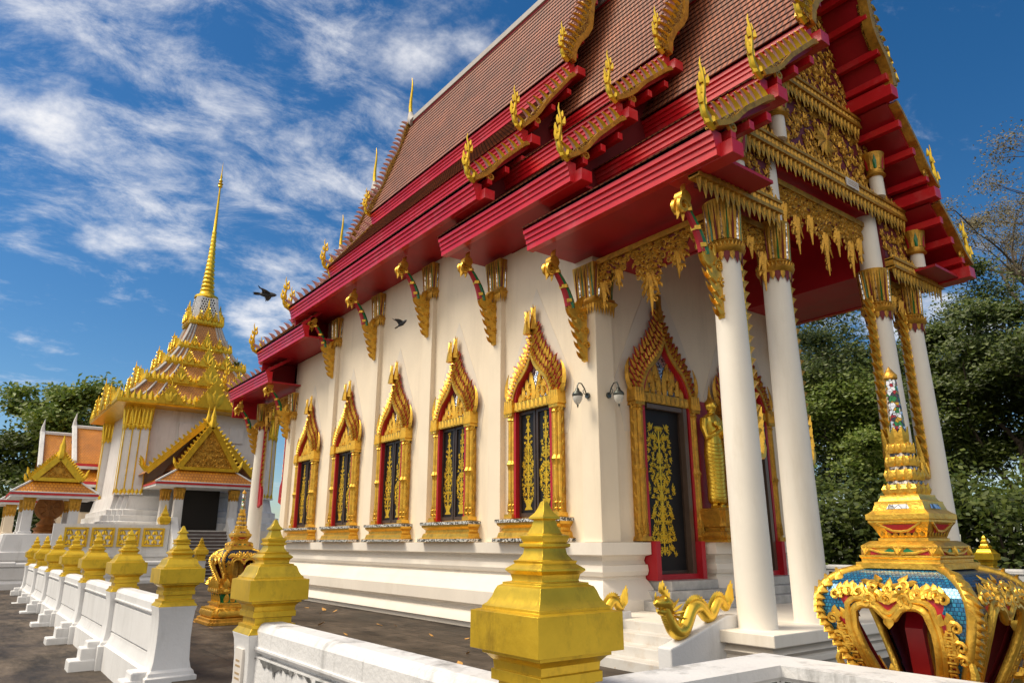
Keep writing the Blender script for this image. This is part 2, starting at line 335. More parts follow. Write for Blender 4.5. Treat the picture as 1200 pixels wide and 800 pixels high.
def ground_mat(name, a, b_, wet):
    m = bpy.data.materials.new(name); m.use_nodes = True; nt = m.node_tree; N = nt.nodes; L = nt.links
    b = N['Principled BSDF']; b.inputs['Specular IOR Level'].default_value = .3; tc = N.new('ShaderNodeTexCoord')
    n = N.new('ShaderNodeTexNoise'); n.inputs['Scale'].default_value = .55; n.inputs['Detail'].default_value = 10; n.inputs['Roughness'].default_value = .68; n.inputs['Distortion'].default_value = .4; L.new(tc.outputs['Object'], n.inputs['Vector'])
    n2 = N.new('ShaderNodeTexNoise'); n2.inputs['Scale'].default_value = 30; n2.inputs['Detail'].default_value = 6; L.new(tc.outputs['Object'], n2.inputs['Vector'])
    r = N.new('ShaderNodeValToRGB'); L.new(n.outputs[0], r.inputs[0]); r.color_ramp.elements[0].position = .38; r.color_ramp.elements[1].position = .72
    r.color_ramp.elements[0].color = tuple(a) + (1,); r.color_ramp.elements[1].color = tuple(b_) + (1,)
    jb = N.new('ShaderNodeTexBrick'); jb.inputs['Scale'].default_value = 1; jb.inputs['Brick Width'].default_value = 3.4; jb.inputs['Row Height'].default_value = 3.1; jb.inputs['Mortar Size'].default_value = .012; jb.offset = .3
    wv = N.new('ShaderNodeMixRGB'); wv.blend_type = 'ADD'; wv.inputs[0].default_value = .06; L.new(tc.outputs['Object'], wv.inputs[1]); L.new(n2.outputs['Color'], wv.inputs[2]); L.new(wv.outputs[0], jb.inputs['Vector'])
    jb.inputs['Color1'].default_value = (1, 1, 1, 1); jb.inputs['Color2'].default_value = (.8, .8, .8, 1); jb.inputs['Mortar'].default_value = (.25, .25, .25, 1)
    n4 = N.new('ShaderNodeTexNoise'); n4.inputs['Scale'].default_value = 2.4; n4.inputs['Detail'].default_value = 9; n4.inputs['Roughness'].default_value = .75; mp4 = N.new('ShaderNodeMapping'); mp4.inputs['Scale'].default_value = (1, .35, 1); mp4.inputs['Rotation'].default_value = (0, 0, .5); L.new(tc.outputs['Object'], mp4.inputs[0]); L.new(mp4.outputs[0], n4.inputs['Vector'])
    r4 = N.new('ShaderNodeMapRange'); L.new(n4.outputs[0], r4.inputs[0]); r4.inputs[1].default_value = .35; r4.inputs[2].default_value = .68; r4.inputs[3].default_value = .35; r4.inputs[4].default_value = 2.5
    mj = N.new('ShaderNodeMixRGB'); mj.blend_type = 'MULTIPLY'; mj.inputs[0].default_value = 1; L.new(r.outputs[0], mj.inputs[1]); L.new(jb.outputs[0], mj.inputs[2])
    ms = N.new('ShaderNodeMixRGB'); ms.blend_type = 'MULTIPLY'; ms.inputs[0].default_value = 1; L.new(mj.outputs[0], ms.inputs[1]); L.new(r4.outputs[0], ms.inputs[2]); r = ms
    mx = N.new('ShaderNodeMixRGB'); mx.blend_type = 'OVERLAY'; mx.inputs[0].default_value = .3; L.new(r.outputs[0], mx.inputs[1]); L.new(n2.outputs[0], mx.inputs[2]); L.new(mx.outputs[0], b.inputs['Base Color'])
    rr = N.new('ShaderNodeMapRange'); L.new(n.outputs[0], rr.inputs[0]); rr.inputs[1].default_value = .35; rr.inputs[2].default_value = .65; rr.inputs[3].default_value = wet; rr.inputs[4].default_value = .85; L.new(rr.outputs[0], b.inputs['Roughness'])
    bp = N.new('ShaderNodeBump'); bp.inputs['Strength'].default_value = .4; bp.inputs['Distance'].default_value = .01; L.new(n2.outputs[0], bp.inputs['Height']); L.new(bp.outputs[0], b.inputs['Normal'])
    return m
M['paving'] = ground_mat('stained_concrete', (.017, .0125, .009), (.085, .066, .050), .5)
M['path'] = ground_mat('brown_pavement', (.026, .019, .013), (.115, .09, .068), .5)
M['soil'] = ground_mat('far_ground', (.05, .045, .03), (.12, .10, .07), .8)
def leaf_mat(name, cols):
    m = bpy.data.materials.new(name); m.use_nodes = True; nt = m.node_tree; N = nt.nodes; L = nt.links
    b = N['Principled BSDF']; b.inputs['Roughness'].default_value = .5
    g = N.new('ShaderNodeNewGeometry'); r = N.new('ShaderNodeValToRGB'); L.new(g.outputs['Random Per Island'], r.inputs[0])
    while len(r.color_ramp.elements) < len(cols): r.color_ramp.elements.new(.5)
    for i, c in enumerate(cols): r.color_ramp.elements[i].position = i / max(1, len(cols) - 1); r.color_ramp.elements[i].color = tuple(c) + (1,)
    L.new(r.outputs[0], b.inputs['Base Color'])
    tr = N.new('ShaderNodeBsdfTranslucent'); L.new(r.outputs[0], tr.inputs[0])
    mx = N.new('ShaderNodeMixShader'); mx.inputs[0].default_value = .3; L.new(b.outputs[0], mx.inputs[1]); L.new(tr.outputs[0], mx.inputs[2]); L.new(mx.outputs[0], N['Material Output'].inputs[0])
    return m
M['leafA'] = leaf_mat('green_leaf', [(.035, .062, .009), (.07, .11, .014), (.14, .175, .026), (.05, .08, .014)])
M['leafB'] = leaf_mat('bright_leaf', [(.10, .16, .018), (.16, .23, .03), (.22, .26, .04)])
M['leafC'] = leaf_mat('dry_leaf_crown', [(.17, .13, .05), (.22, .17, .07), (.12, .12, .04)])

# ------------------------------------------------------------------ ground
g = MB(); g.add([(-600, -600, -.36), (900, -600, -.36), (900, 900, -.36), (-600, 900, -.36)], [(0, 1, 2, 3)]); tag(g.build('ground', M['soil'], fix=False), None, None, kind='structure')
def grid(name, x0, x1, y0, y1, zf, m, nx=2, ny=12):
    b = MB(); vs = []; fs = []
    for i in range(ny + 1):
        for j in range(nx + 1):
            x = x0 + (x1 - x0) * j / nx; y = y0 + (y1 - y0) * i / ny; vs.append((x, y, zf(x, y)))
    for i in range(ny):
        for j in range(nx): a = i * (nx + 1) + j; fs.append((a, a + 1, a + nx + 2, a + nx + 1))
    b.add(vs, fs); return tag(b.build(name, m, fix=False), None, None, kind='structure')
grid('outer_pavement', -40, 2.36, -30, 33.3, lambda x, y: -.34 + max(0, y - 9) * .0105, M['path'])
ct = MB(); ct.box((2.36, 2.8, -.5), (24.4, 60, 0)); ct.box((4.05, -30, -.5), (24.4, 2.8, 0)); tag(ct.build('courtyard', M['paving']), None, None, kind='structure')
fr = MB(); fr.box((-40, 33.3, -.5), (2.36, 60, -.09)); tag(fr.build('far_court', M['path']), None, None, kind='structure')

# ------------------------------------------------------------------ temple hall
XC, YM = 11.55, 16.3
hall = thing('temple_hall', (XC, YM, 0), 'long cream temple hall with red stepped roofs, gilded gable and white porch columns', 'temple')
def wall_frame(O, r, o):
    O = V(O); r = V(r); o = V(o)
    return lambda a, d, z: tuple(O + r * a + o * d + V((0, 0, z)))
LEFT = ((0, -1, 0), (-1, 0, 0)); FRONT = ((1, 0, 0), (0, -1, 0))

# base mouldings, swept round the hall; door gaps at the front
PL = [(0, 1.6), (.20, 1.6), (.20, 1.40), (.06, 1.37), (.02, 1.30), (.05, 1.24), (.10, 1.23), (.12, 1.13), (.09, 1.06), (.04, 1.045), (.04, 1.0), (.10, .96), (.20, .85), (.29, .72), (.32, .69), (.32, .45),
      (.22, .42), (.17, .36), (.16, .31), (.22, .29), (.30, .20), (.34, .11), (.28, .09), (.27, 0), (0, 0)]
XW0, XW1, YW0, YW1 = 8.62, 14.48, 8.86, 23.74
p = MB()
p.sweep([(9.60, YW0), (XW0, YW0), (XW0, YW1), (XW1, YW1), (XW1, YW0), (13.50, YW0)][::-1], PL)
p.sweep([(11.24, YW0), (11.24, 8.60), (11.86, 8.60), (11.86, YW0)], PL); p.box((11.24, 8.60, .01), (11.86, YW0, 1.598))
p.build('plinth', M['plinth'], hall, smooth=25)

wl = MB()
wl.box((XW0, 11.35, .02), (XW1, 21.25, 8.5)); wl.box((XW0, YW0, .02), (XW1, 11.35, 7.6)); wl.box((XW0, 21.25, .02), (XW1, YW1, 7.6))
wl.build('wall', M['cream'], hall)

def capital_square(parent, x, y, z, h):
    """flutes in red, green and gold over a ring and a fringe of petals"""
    c = MB(); c.c = 0
    c.sq([(h + .02, 0), (h + .06, .04), (h + .07, .07), (h + .03, .12), (h + .03, .15), (h, .17), (h + .05, .75), (h + .05, .8)], (x, y, z))
    for s_ in range(4):
        a = s_ * PI / 2; d = V((math.cos(a), math.sin(a), 0)); t = V((-d.y, d.x, 0))
        for k in range(-5, 6):
            c.c = [0, 1, 0, 3, 0, 2][k % 6]
            P = V((x, y, z + .16)) + d * (h + .005) + t * (k * h * .18)
            c.leaf(P, V((0, 0, 1)) + d * .09, d, .62, h * (.22 if c.c == 0 else .16), .03 if c.c == 0 else .022, 0, 3, .5)
        c.c = 0
        for k in range(-3, 4):
            P = V((x, y, z + .02)) + d * (h + .03) + t * (k * h * .31)
            c.leaf(P, (0, 0, -1), d, .2, h * .36, .02, 0, 2, .5)
    return c.build('capital', [M['gold_dark'], M['dark_red'], M['green'], M['silver']], parent, smooth=45)
def capital_round(parent, x, y, z, r):
    c = MB(); c.lathe([(r + .01, 0), (r + .07, .03), (r + .09, .08), (r + .05, .12), (r + .02, .15), (r + .05, .18), (r + .02, .21), (r + .02, .3), (r + .07, .82), (r + .08, .86)], (x, y, z), 24)
    for k in range(36):
        a = k * 2 * PI / 36; d = V((math.cos(a), math.sin(a), 0)); c.c = [0, 1, 0, 3, 0, 2][k % 6]
        c.leaf(V((x, y, z + .22)) + d * (r + .022), V((0, 0, 1)) + d * .08, d, .62, .05 if c.c == 0 else .036, .026, 0, 3, .5)
    for k in range(18):
        a = k * 2 * PI / 18; d = V((math.cos(a), math.sin(a), 0)); c.c = 1 if k % 2 else 0
        c.leaf(V((x, y, z + .03)) + d * (r + .02), V((0, 0, -1)), d, .20 if k % 2 else .15, .12, .025, 0, 2, .5)
    c.c = 0
    for k in range(30):
        a = k * 2 * PI / 30; d = V((math.cos(a), math.sin(a), 0)); c.leaf(V((x, y, z + .1)) + d * (r + .06), V((0, 0, 1)) + d * .4, d, .07, .05, .02, 0, 2, .4)
    return c.build('capital', [M['gold_dark'], M['dark_red'], M['green'], M['silver']], parent, smooth=45)

# pilasters down the side
PY = [8.93, 11.78, 14.62, 17.47, 20.32, 23.67]
for i, y in enumerate(PY):
    top = 5.75 if i in (0, 5) else (6.75 if i in (1, 4) and False else 7.5)
    if i in (1,): top = 6.7
    h = .22
    b = MB(); b.sq([(h, 1.6), (h - .01, 7.45 if i not in (0, 5) else 6.55)], (XW0 + .09, y if i else 8.93, 0))
    pl = b.build('pilaster', M['cream'], hall, bevel=.012)
    zc = {0: 5.72, 1: 6.72, 2: 7.55, 3: 7.55, 4: 7.55, 5: 5.72}[i]
    capital_square(pl, XW0 + .09, y, zc, h + .01)
b = MB(); b.sq([(.22, 1.6), (.21, 6.55)], (XW1 - .09, 8.93, 0)); pl = b.build('pilaster', M['cream'], hall, bevel=.012); capital_square(pl, XW1 - .09, 8.93, 5.72, .23)

def column(x, y, ztop, zcap):
    b = MB(); n = 28
    b.lathe([(.255, .52), (.25, .56), (.25, 1.5), (.235, 3.5), (.205, zcap + .05), (.19, ztop)], (x, y, 0), n)
    o = b.build('column', M['column'], hall, smooth=40)
    capital_round(o, x, y, zcap, .21); return o
CX = [XC - 2.98, XC - 1.68, XC + 1.68, XC + 2.98]
YC = 5.95
for i, x in enumerate(CX): column(x, YC, 6.6 if i in (0, 3) else 7.75, 5.72)
for i, x in enumerate(CX): column(x, 2 * YM - YC, 6.6 if i in (0, 3) else 7.75, 5.72)

# porch platforms, stairs, balustrades
PP = [(-.35, .36), (0, .36), (0, .52), (-.35, .52)]
for (y0, y1) in ((5.38, 8.6), (2 * YM - 8.6, 2 * YM - 5.38)):
    b = MB(); b.box((8.05, y0, .37), (15.05, y1, .52))
    b.c = 1
    b.sweep([(8.15, y1), (8.15, y0 + .1), (14.95, y0 + .1), (14.95, y1)][::-1], [(.06, 0), (.06, .1), (0, .13), (0, .20), (.03, .22), (-.05, .28), (.03, .34), (.05, .37), (.3, .37), (.3, 0)])
    b.build('porch_platform', [M['column'], M['plinth']], hall, bevel=.012)
st = MB(); 
for k in range(4): st.box((7.22 + k * .26, 6.4, -.02 + (0 if k == 0 else .13 * k)), (8.06, 7.88, .13 * (k + 1) - (.003 if k == 3 else 0)))
st.build('side_stair', M['marble'], hall, bevel=.012)
for y in (6.17, 7.86):
    b = MB(); T = wall_frame((0, y, 0), (1, 0, 0), (0, 1, 0))
    b.slab(T, [(7.10, -.02), (7.10, .37), (7.25, .40), (8.0, .62), (8.22, .62), (8.22, -.02)] if y > 7 else [(7.10, -.02), (7.10, .37), (7.25, .40), (8.25, .68), (8.46, .68), (8.46, -.02)], 0, .22)
    b.build('balustrade', M['white'], hall, bevel=.02)
for xd in (10.28, 12.82):
    b = MB()
    for k in range(3):
        w = .66 + .22 * (2 - k) - .04; b.box((xd - w, 8.30 - .16 * (2 - k), .52 + .15 * k + .001), (xd + w, 8.95, .52 + .15 * (k + 1)))
    b.build('door_step', M['marble_grey'], hall, bevel=.01)

def inside(poly, x, z):
    c = False; n = len(poly)
    for i in range(n):
        (x0, z0), (x1, z1) = poly[i], poly[(i + 1) % n]
        if (z0 > z) != (z1 > z) and x < (x1 - x0) * (z - z0) / (z1 - z0) + x0: c = not c
    return c
def carve(m, T, Rr, N_, poly, d, cell, seed, mirror=True, slots=(0, 0, 1), flat=1):
    rr = random.Random(seed); Zv = V((0, 0, 1)); Rr = V(Rr); N_ = V(N_)
    xs = [p[0] for p in poly]; zs = [p[1] for p in poly]; m.c = slots[0]
    n = int((max(xs) - min(xs)) * (max(zs) - min(zs)) / (cell * cell) * 1.5); pts = []
    for _ in range(n * 14):
        x, z = rr.uniform(min(xs), 0 if mirror else max(xs)), rr.uniform(min(zs), max(zs))
        if not inside(poly, x, z) or any((x - a) ** 2 + (z - c) ** 2 < (cell * .68) ** 2 for a, c in pts): continue
        pts.append((x, z)); an0 = rr.uniform(-1.9, 1.9); k0 = rr.choice((-1, 1)); big = rr.uniform(.8, 1.25)
        for s in ((1, -1) if mirror else (1,)):
            X = x * s; k = k0 * s; an = an0 * s; dr = Zv * math.cos(an) + Rr * math.sin(an); sd_ = Rr * math.cos(an) - Zv * math.sin(an)
            m.curl(T(X, d, z), dr, N_, cell * .30 * big, cell * .085 * (1 if flat == 1 else .8), k, 1.3, 11)
            for q in range(4):
                a2 = an + (-.5 + .75 * q) * -k; dd = Zv * math.cos(a2) + Rr * math.sin(a2)
                m.leaf(V(T(X, d, z)) - sd_ * k * cell * .08 * q + dr * cell * .12 * q, dd, N_, cell * (.72 - .08 * q) * big, cell * .25, cell * .13 * flat, -k * 1.2, 4)
# ---- gilded surrounds for windows and doors
def arch(hw, zs, za, pts=9, belly=.06, tip=1.0):
    """half outlines joined: ogee arch from spring height zs to apex za"""
    L_ = []
    for i in range(pts + 1):
        t = i / pts
        x = hw * (1 - t) + (belly - .03) * math.sin(PI * min(1, t * 2.2)) * (1 if t < .46 else 0) - .13 * hw * math.sin(PI * max(0, (t - .35) / .65))
        if i == pts: x = 0
        L_.append((x, zs + (za - zs) * (t ** .85)))
    return [(-x, z) for x, z in L_] + [(x, z) for x, z in L_[::-1][1:]]
def surround(name, O, fr_, hw, zb, zl, za, zf, zsill, leafz, mats=('gold', 'gold_dark'), door=False):
    T = wall_frame(O, *fr_); N_ = V(fr_[1]); Rr = V(fr_[0]); Zv = V((0, 0, 1))
    g = MB()
    root = None
    # plaster lozenge behind
    b = MB(); k = hw / .57
    b.slab(T, [(-.86 * k, zl - .5), (-1.06 * k, zl + .42), (-.6 * k, zl + (zf - zl) * .62), (0, zf + .36), (.6 * k, zl + (zf - zl) * .62), (1.06 * k, zl + .42), (.86 * k, zl - .5)], .0, .006)
    # frame body
    g.c = 0
    wj = .26 * (1 + (k - 1) * .4); D = .26
    for s in (-1, 1):
        for (a, r, d) in ((hw + .04, .038, .13), (hw + .105, .052, .15), (hw + .175, .042, .11)):
            path = [T(s * a, d, zb + .02), T(s * a, d, zl)]
            n_ = 10; g.tube(path, [r, r * .95], 8)
            for zz_ in (zb + .12, zb + .22, zl - .12, zl - .04, zl + .02): g.tube([T(s * a, d, zz_), T(s * a, d, zz_ + .03), T(s * a, d, zz_ + .06)], [r * .9, r * 1.35, r * .9], 8)
            zm_ = zb + (zl - zb) * .5
            g.tube([T(s * a, d, zm_ - .08), T(s * a, d, zm_), T(s * a, d, zm_ + .03), T(s * a, d, zm_ + .1)], [r, r * 1.3, r * 1.6, r], 8)
            for j in range(5): g.leaf(T(s * a, d + r, zb + .12 + j * .0), Zv, N_, .26, r * 1.5, .03, 0, 3)
        g.c = 1; g.slab(T, [(s * (hw + .05), zb + .05), (s * (hw + .05), zl - .05), (s * (hw + .20), zl - .05), (s * (hw + .20), zb + .05)], 0.0, .105); g.c = 0
        # bell shaped feet and the block above
        for q in range(2):
            z_ = zb if q == 0 else zl - .02
            g.slab(T, [(s * (hw - .0), z_), (s * (hw + .25), z_), (s * (hw + .23), z_ + .08), (s * (hw + .0), z_ + .08)], 0, .21)
        g.slab(T, [(s * (hw - .02), zl + .05), (s * (hw + .26), zl + .05), (s * (hw + .24), zl + .30), (s * hw, zl + .30)], 0, .21)
        for j in range(4): g.leaf(T(s * (hw + .03 + j * .066), .21, zl + .04), Zv, N_, .27, .07, .03, 0, 3)
        for j in range(9):                       # little side flames up the jamb
            zz_ = zb + .2 + j * (zl - zb - .3) / 8
            g.leaf(T(s * (hw + .20), .09, zz_), Zv * .9 + Rr * s * .45, N_, .13, .07, .03, 0, 2)
    # lintel
    g.slab(T, [(-hw - .02, zl + .06), (hw + .02, zl + .06), (hw + .02, zl + .24), (-hw - .02, zl + .24)], .02, .16)
    nl = max(5, int(hw * 16))
    for j in range(nl): g.leaf(T(-hw + (j + .5) * 2 * hw / nl, .16, zl + .08), Zv, N_, .16, 2 * hw / nl * .95, .03, 0, 2)
    # arch bands
    zs = zl + .28
    A0 = arch(hw, zs, za); A1 = arch(hw + .08, zs, za + .16, belly=.05); A2 = arch(hw + .15, zs, za + .36, belly=.05); A3 = arch(hw + .22, zs, za + .62, belly=.06)
    g.c = 0; g.band(T, A0, A1, 0.0, .19); g.band(T, A1, A2, 0.0, .15); g.c = 0; g.band(T, A2, A3, 0.0, .10)
    def flames(A, d, L0, n_, w=.10, skip=0):
        g_len = len(A); half = g_len // 2
        for s in (0, 1):
            pts = A[:half + 1] if s == 0 else A[half:][::-1]
            segs = [0]
            for i in range(len(pts) - 1): segs.append(segs[-1] + math.dist(pts[i], pts[i + 1]))
            for j in range(n_):
                u = (j + .5) / n_ * segs[-1]
                i = max(q for q in range(len(segs) - 1) if segs[q] <= u); f = (u - segs[i]) / max(1e-6, segs[i + 1] - segs[i])
                x = pts[i][0] + (pts[i + 1][0] - pts[i][0]) * f; z = pts[i][1] + (pts[i + 1][1] - pts[i][1]) * f
                tx, tz = pts[i + 1][0] - pts[i][0], pts[i + 1][1] - pts[i][1]; l = math.hypot(tx, tz); tx /= l; tz /= l
                nx, nz = (-tz, tx) if s == 0 else (tz, -tx)
                dr = Rr * (nx * .75 + tx * .55) + Zv * (nz * .75 + tz * .55)
                g.c = 0; g.leaf(T(x, d + .012, z), dr, N_, L0 * (1 + .25 * (j % 2)), w * .72, .045, (.5 if s == 0 else -.5), 4)
                g.c = 2; g.leaf(T(x, d - .01, z), dr, N_, L0 * (1 + .25 * (j % 2)) * 1.14, w * 1.1, .03, (.5 if s == 0 else -.5), 3); g.c = 0
    flames(A3, .08, .17, 15, .12); flames(A2, .14, .13, 15, .10); flames(A1, .18, .09, 16, .07)
    # spires on the apex and flame ends at the shoulders
    for (a, zt, base) in ((0, zf, za + .55), (-.07 * k, zf - .12, za + .45)) if not door else ((0, zf, za + .5), (0, zf - .2, za + .4)):
        d0 = .10 if a == 0 else .2
        g.tube([T(a, d0, base), T(a, d0, base + .1), T(a, d0, base + .2), T(a, d0, base + (zt - base) * .6), T(a, d0, zt)], [.09, .075, .06, .03, .006], 6)
        for j in range(4): g.leaf(T(a, d0, base + j * .1), Zv + Rr * .3, N_, .2, .12, .04, -.3, 3); g.leaf(T(a, d0, base + j * .1), Zv - Rr * .3, N_, .2, .12, .04, .3, 3)
    for s in (-1, 1):
        for j in range(4): g.leaf(T(s * (hw + .22 + .03 * j), .10, zs - .02 + j * .05), Zv * .9 + Rr * s * (.7 - .2 * j), N_, .30 + .06 * j, .12, .05, s * .7, 4)
    # tympanum
    g.c = 3; g.slab(T, [(x * .98, z) for x, z in A0], .0, .05); g.c = 0
    zt0, zt1 = zl + .26, za - .08
    for s in (-1, 1):
        for j, (a, z, L_, dx) in enumerate([(.05, 0, .75, .12), (.16, .03, .6, .25), (.28, .02, .45, .5), (.36, .0, .3, .9), (.1, .3, .45, .2), (.2, .2, .35, .5)]):
            g.leaf(T(s * a * hw / .42, .06, zt0 + z), Zv + Rr * (-s * dx * .3 + s * dx * .3), N_, L_ * (zt1 - zt0) * .9, .14 * k, .05, -s * .35, 4)
        for j, (a, z, q) in enumerate([(.12, .15, .10), (.27, .12, .08), (.13, .42, .07)]):
            g.curl(T(s * a * k, .07, zt0 + z * (zt1 - zt0)), Rr * s, N_, q * k, .022, 1)
    # red reveal just inside the gold
    g.c = 2
    B0 = [(x * .90, z - (.06 if abs(x) < .01 else 0)) for x, z in A0]; g.band(T, B0, A0, .0, .16)
    for s in (-1, 1): g.slab(T, [(s * (hw - .055), zb), (s * (hw + .01), zb), (s * (hw + .01), zs + .02), (s * (hw - .055), zs + .02)], 0, .15)
    # parts
    root = g.build(name, [M[mats[0]], M[mats[1]], M['red'], M['silver']], hall, smooth=35)
    b.build('backing_panel', M['backing'], root)
    if zsill:
        q = MB(); q.c = 0; w = hw + .29
        q.sweep([tuple(T(-w + .0, 0, 0)[:2]), tuple(T(-w, .22, 0)[:2]), tuple(T(w, .22, 0)[:2]), tuple(T(w, 0, 0)[:2])], [(.0, zsill), (.13, zsill), (.13, zsill + .07), (.07, zsill + .09), (.05, zsill + .17), (.0, zsill + .2), (.0, zsill + .25), (.07, zsill + .31), (.09, zsill + .42), (-.3, zsill + .42), (-.3, zsill)])
        q.c = 1; q.sweep([tuple(T(-w, 0, 0)[:2]), tuple(T(-w, .22, 0)[:2]), tuple(T(w, .22, 0)[:2]), tuple(T(w, 0, 0)[:2])], [(.09, zsill + .355), (.105, zsill + .355), (.105, zsill + .415), (.09, zsill + .415)])
        q.sweep([tuple(T(-w, 0, 0)[:2]), tuple(T(-w, .22, 0)[:2]), tuple(T(w, .22, 0)[:2]), tuple(T(w, 0, 0)[:2])], [(.13, zsill + .005), (.142, zsill + .005), (.142, zsill + .065), (.13, zsill + .065)])
        q.build('sill', [M['gold'], M['blackwhite']], root, smooth=30)
    # leaves of the shutters or door
    zb2 = leafz; nleaf = 2
    fm = MB()
    for s in ((-1, 1) if not door else (1,)):
        x0, x1 = (s * .015, s * (hw - .05)) if not door else (-hw + .06, hw - .18); xa, xb = min(x0, x1), max(x0, x1)
        q = MB(); q.c = 0; q.slab(T, [(xa, zb2), (xb, zb2), (xb, zl + .05), (xa, zl + .05)], .012, .03)
        q.c = 1; w = .055
        for (c0, c1, d0_, d1_) in ((xa, xa + w, zb2, zl + .05), (xb - w, xb, zb2, zl + .05), (xa + w, xb - w, zb2, zb2 + w * (1.3 if not door else 2.5)), (xa + w, xb - w, zl + .05 - w, zl + .05)):
            q.slab(T, [(c0, d0_), (c1, d0_), (c1, d1_), (c0, d1_)], .01, .06)
        q.c = 2; cx_ = (xa + xb) / 2 - (.08 if door else 0); hw_ = ((xb - xa) / 2 - w) * (.62 if door else 1)
        z0_, z1_ = zb2 + .25, zl - .1
        if door: z0_ = zb2 + .40; z1_ = zl - .35
        H_ = z1_ - z0_
        if door: pol = [(cx_ - hw_ * .9, z0_), (cx_ + hw_ * .9, z0_), (cx_ + hw_, z0_ + H_ * .5), (cx_ + hw_ * .9, z1_), (cx_ - hw_ * .9, z1_), (cx_ - hw_, z0_ + H_ * .5)]; cl = .115
        else: pol = [(cx_ - hw_ * .45, z0_ + .05), (cx_ + hw_ * .45, z0_ + .05), (cx_ + hw_ * 1.0, z0_ + H_ * .28), (cx_ + hw_ * .8, z0_ + H_ * .5), (cx_ + hw_ * .35, z0_ + H_ * .8), (cx_, z1_ + .12), (cx_ - hw_ * .35, z0_ + H_ * .8), (cx_ - hw_ * .8, z0_ + H_ * .5), (cx_ - hw_ * 1.0, z0_ + H_ * .28)]; cl = .078
        carve(q, lambda aa, d, z: T(aa + cx_, d, z), Rr, N_, [(aa - cx_, z) for aa, z in pol], .034, cl, 5 if s < 0 else 6, True, (2, 2, 2), .12)
        for j in range(int(H_ / .16)): q.leaf(T(cx_, .036, z0_ + j * .16), Zv, N_, .2, .05, .006, 0, 3)
        if not door:
            q.slab(T, [(cx_ - hw_ * .6, z0_ - .12), (cx_ + hw_ * .6, z0_ - .12), (cx_ + hw_ * .3, z0_ - .05), (cx_ + hw_ * .6, z0_ + .07), (cx_ - hw_ * .6, z0_ + .07), (cx_ - hw_ * .3, z0_ - .05)], .03, .036)
        q.build('shutter' if not door else 'door_leaf', [M['black'], M['frame'], M['gold_paint']], root)
    return root

W1 = surround('window', (XW0, 10.5, 0), LEFT, .57, 2.04, 4.02, 5.12, 6.20, 1.605, 2.06)
for k in range(1, 5): copy_tree(W1, hall, (0, [0, 2.86, 5.70, 8.55, 11.45][k], 0))
D1 = surround('door', (10.28, YW0, 0), FRONT, .66, 1.62, 4.02, 5.3, 6.5, None, .98, ('gold_dark', 'gold_dark'), True)
D2 = surround('door', (12.82, YW0, 0), FRONT, .66, 1.62, 4.02, 5.3, 6.5, None, .98, ('gold_dark', 'gold_dark'), True)
for D, xd in ((D1, 10.28), (D2, 12.82)):
    T = wall_frame((xd, YW0, 0), *FRONT)
    b = MB()
    for s in (-1, 1):   # red cheek whose edge follows the plinth mouldings
        b.slab(T, [(s * .55, .97), (s * .66, .97), (s * .66, 1.62), (s * .55, 1.62)], 0, .30)
    b.slab(T, [(-.64, .972), (.64, .972), (.64, 1.06), (-.64, 1.06)], .0, .2)
    b.c = 1; b.slab(T, [(.44, 1.06), (.54, 1.06), (.54, 4.06), (.44, 4.06)], .05, .17); b.slab(T, [(-.54, 3.98), (.44, 3.98), (.44, 4.06), (-.54, 4.06)], .06, .15)
    b.build('door_frame', [M['red'], M['aluminium']], D)
    if xd > 12:         # folding steel gate drawn across
        b = MB()
        for k in range(13):
            x0 = -.5 + k * .083
            for z in range(11): b.tube([T(x0, .09, 1.08 + z * .27), T(x0 + .083, .10, 1.215 + z * .27)], .012, 4); b.tube([T(x0 + .083, .09, 1.08 + z * .27), T(x0, .10, 1.215 + z * .27)], .012, 4); b.tube([T(x0, .09, 1.215 + z * .27), T(x0 + .083, .10, 1.35 + z * .27)], .012, 4); b.tube([T(x0 + .083, .09, 1.215 + z * .27), T(x0, .10, 1.35 + z * .27)], .012, 4)
            b.tube([T(x0, .085, 1.06), T(x0, .085, 4.0)], .014, 4)
        b.build('folding_gate', M['grille'], D)

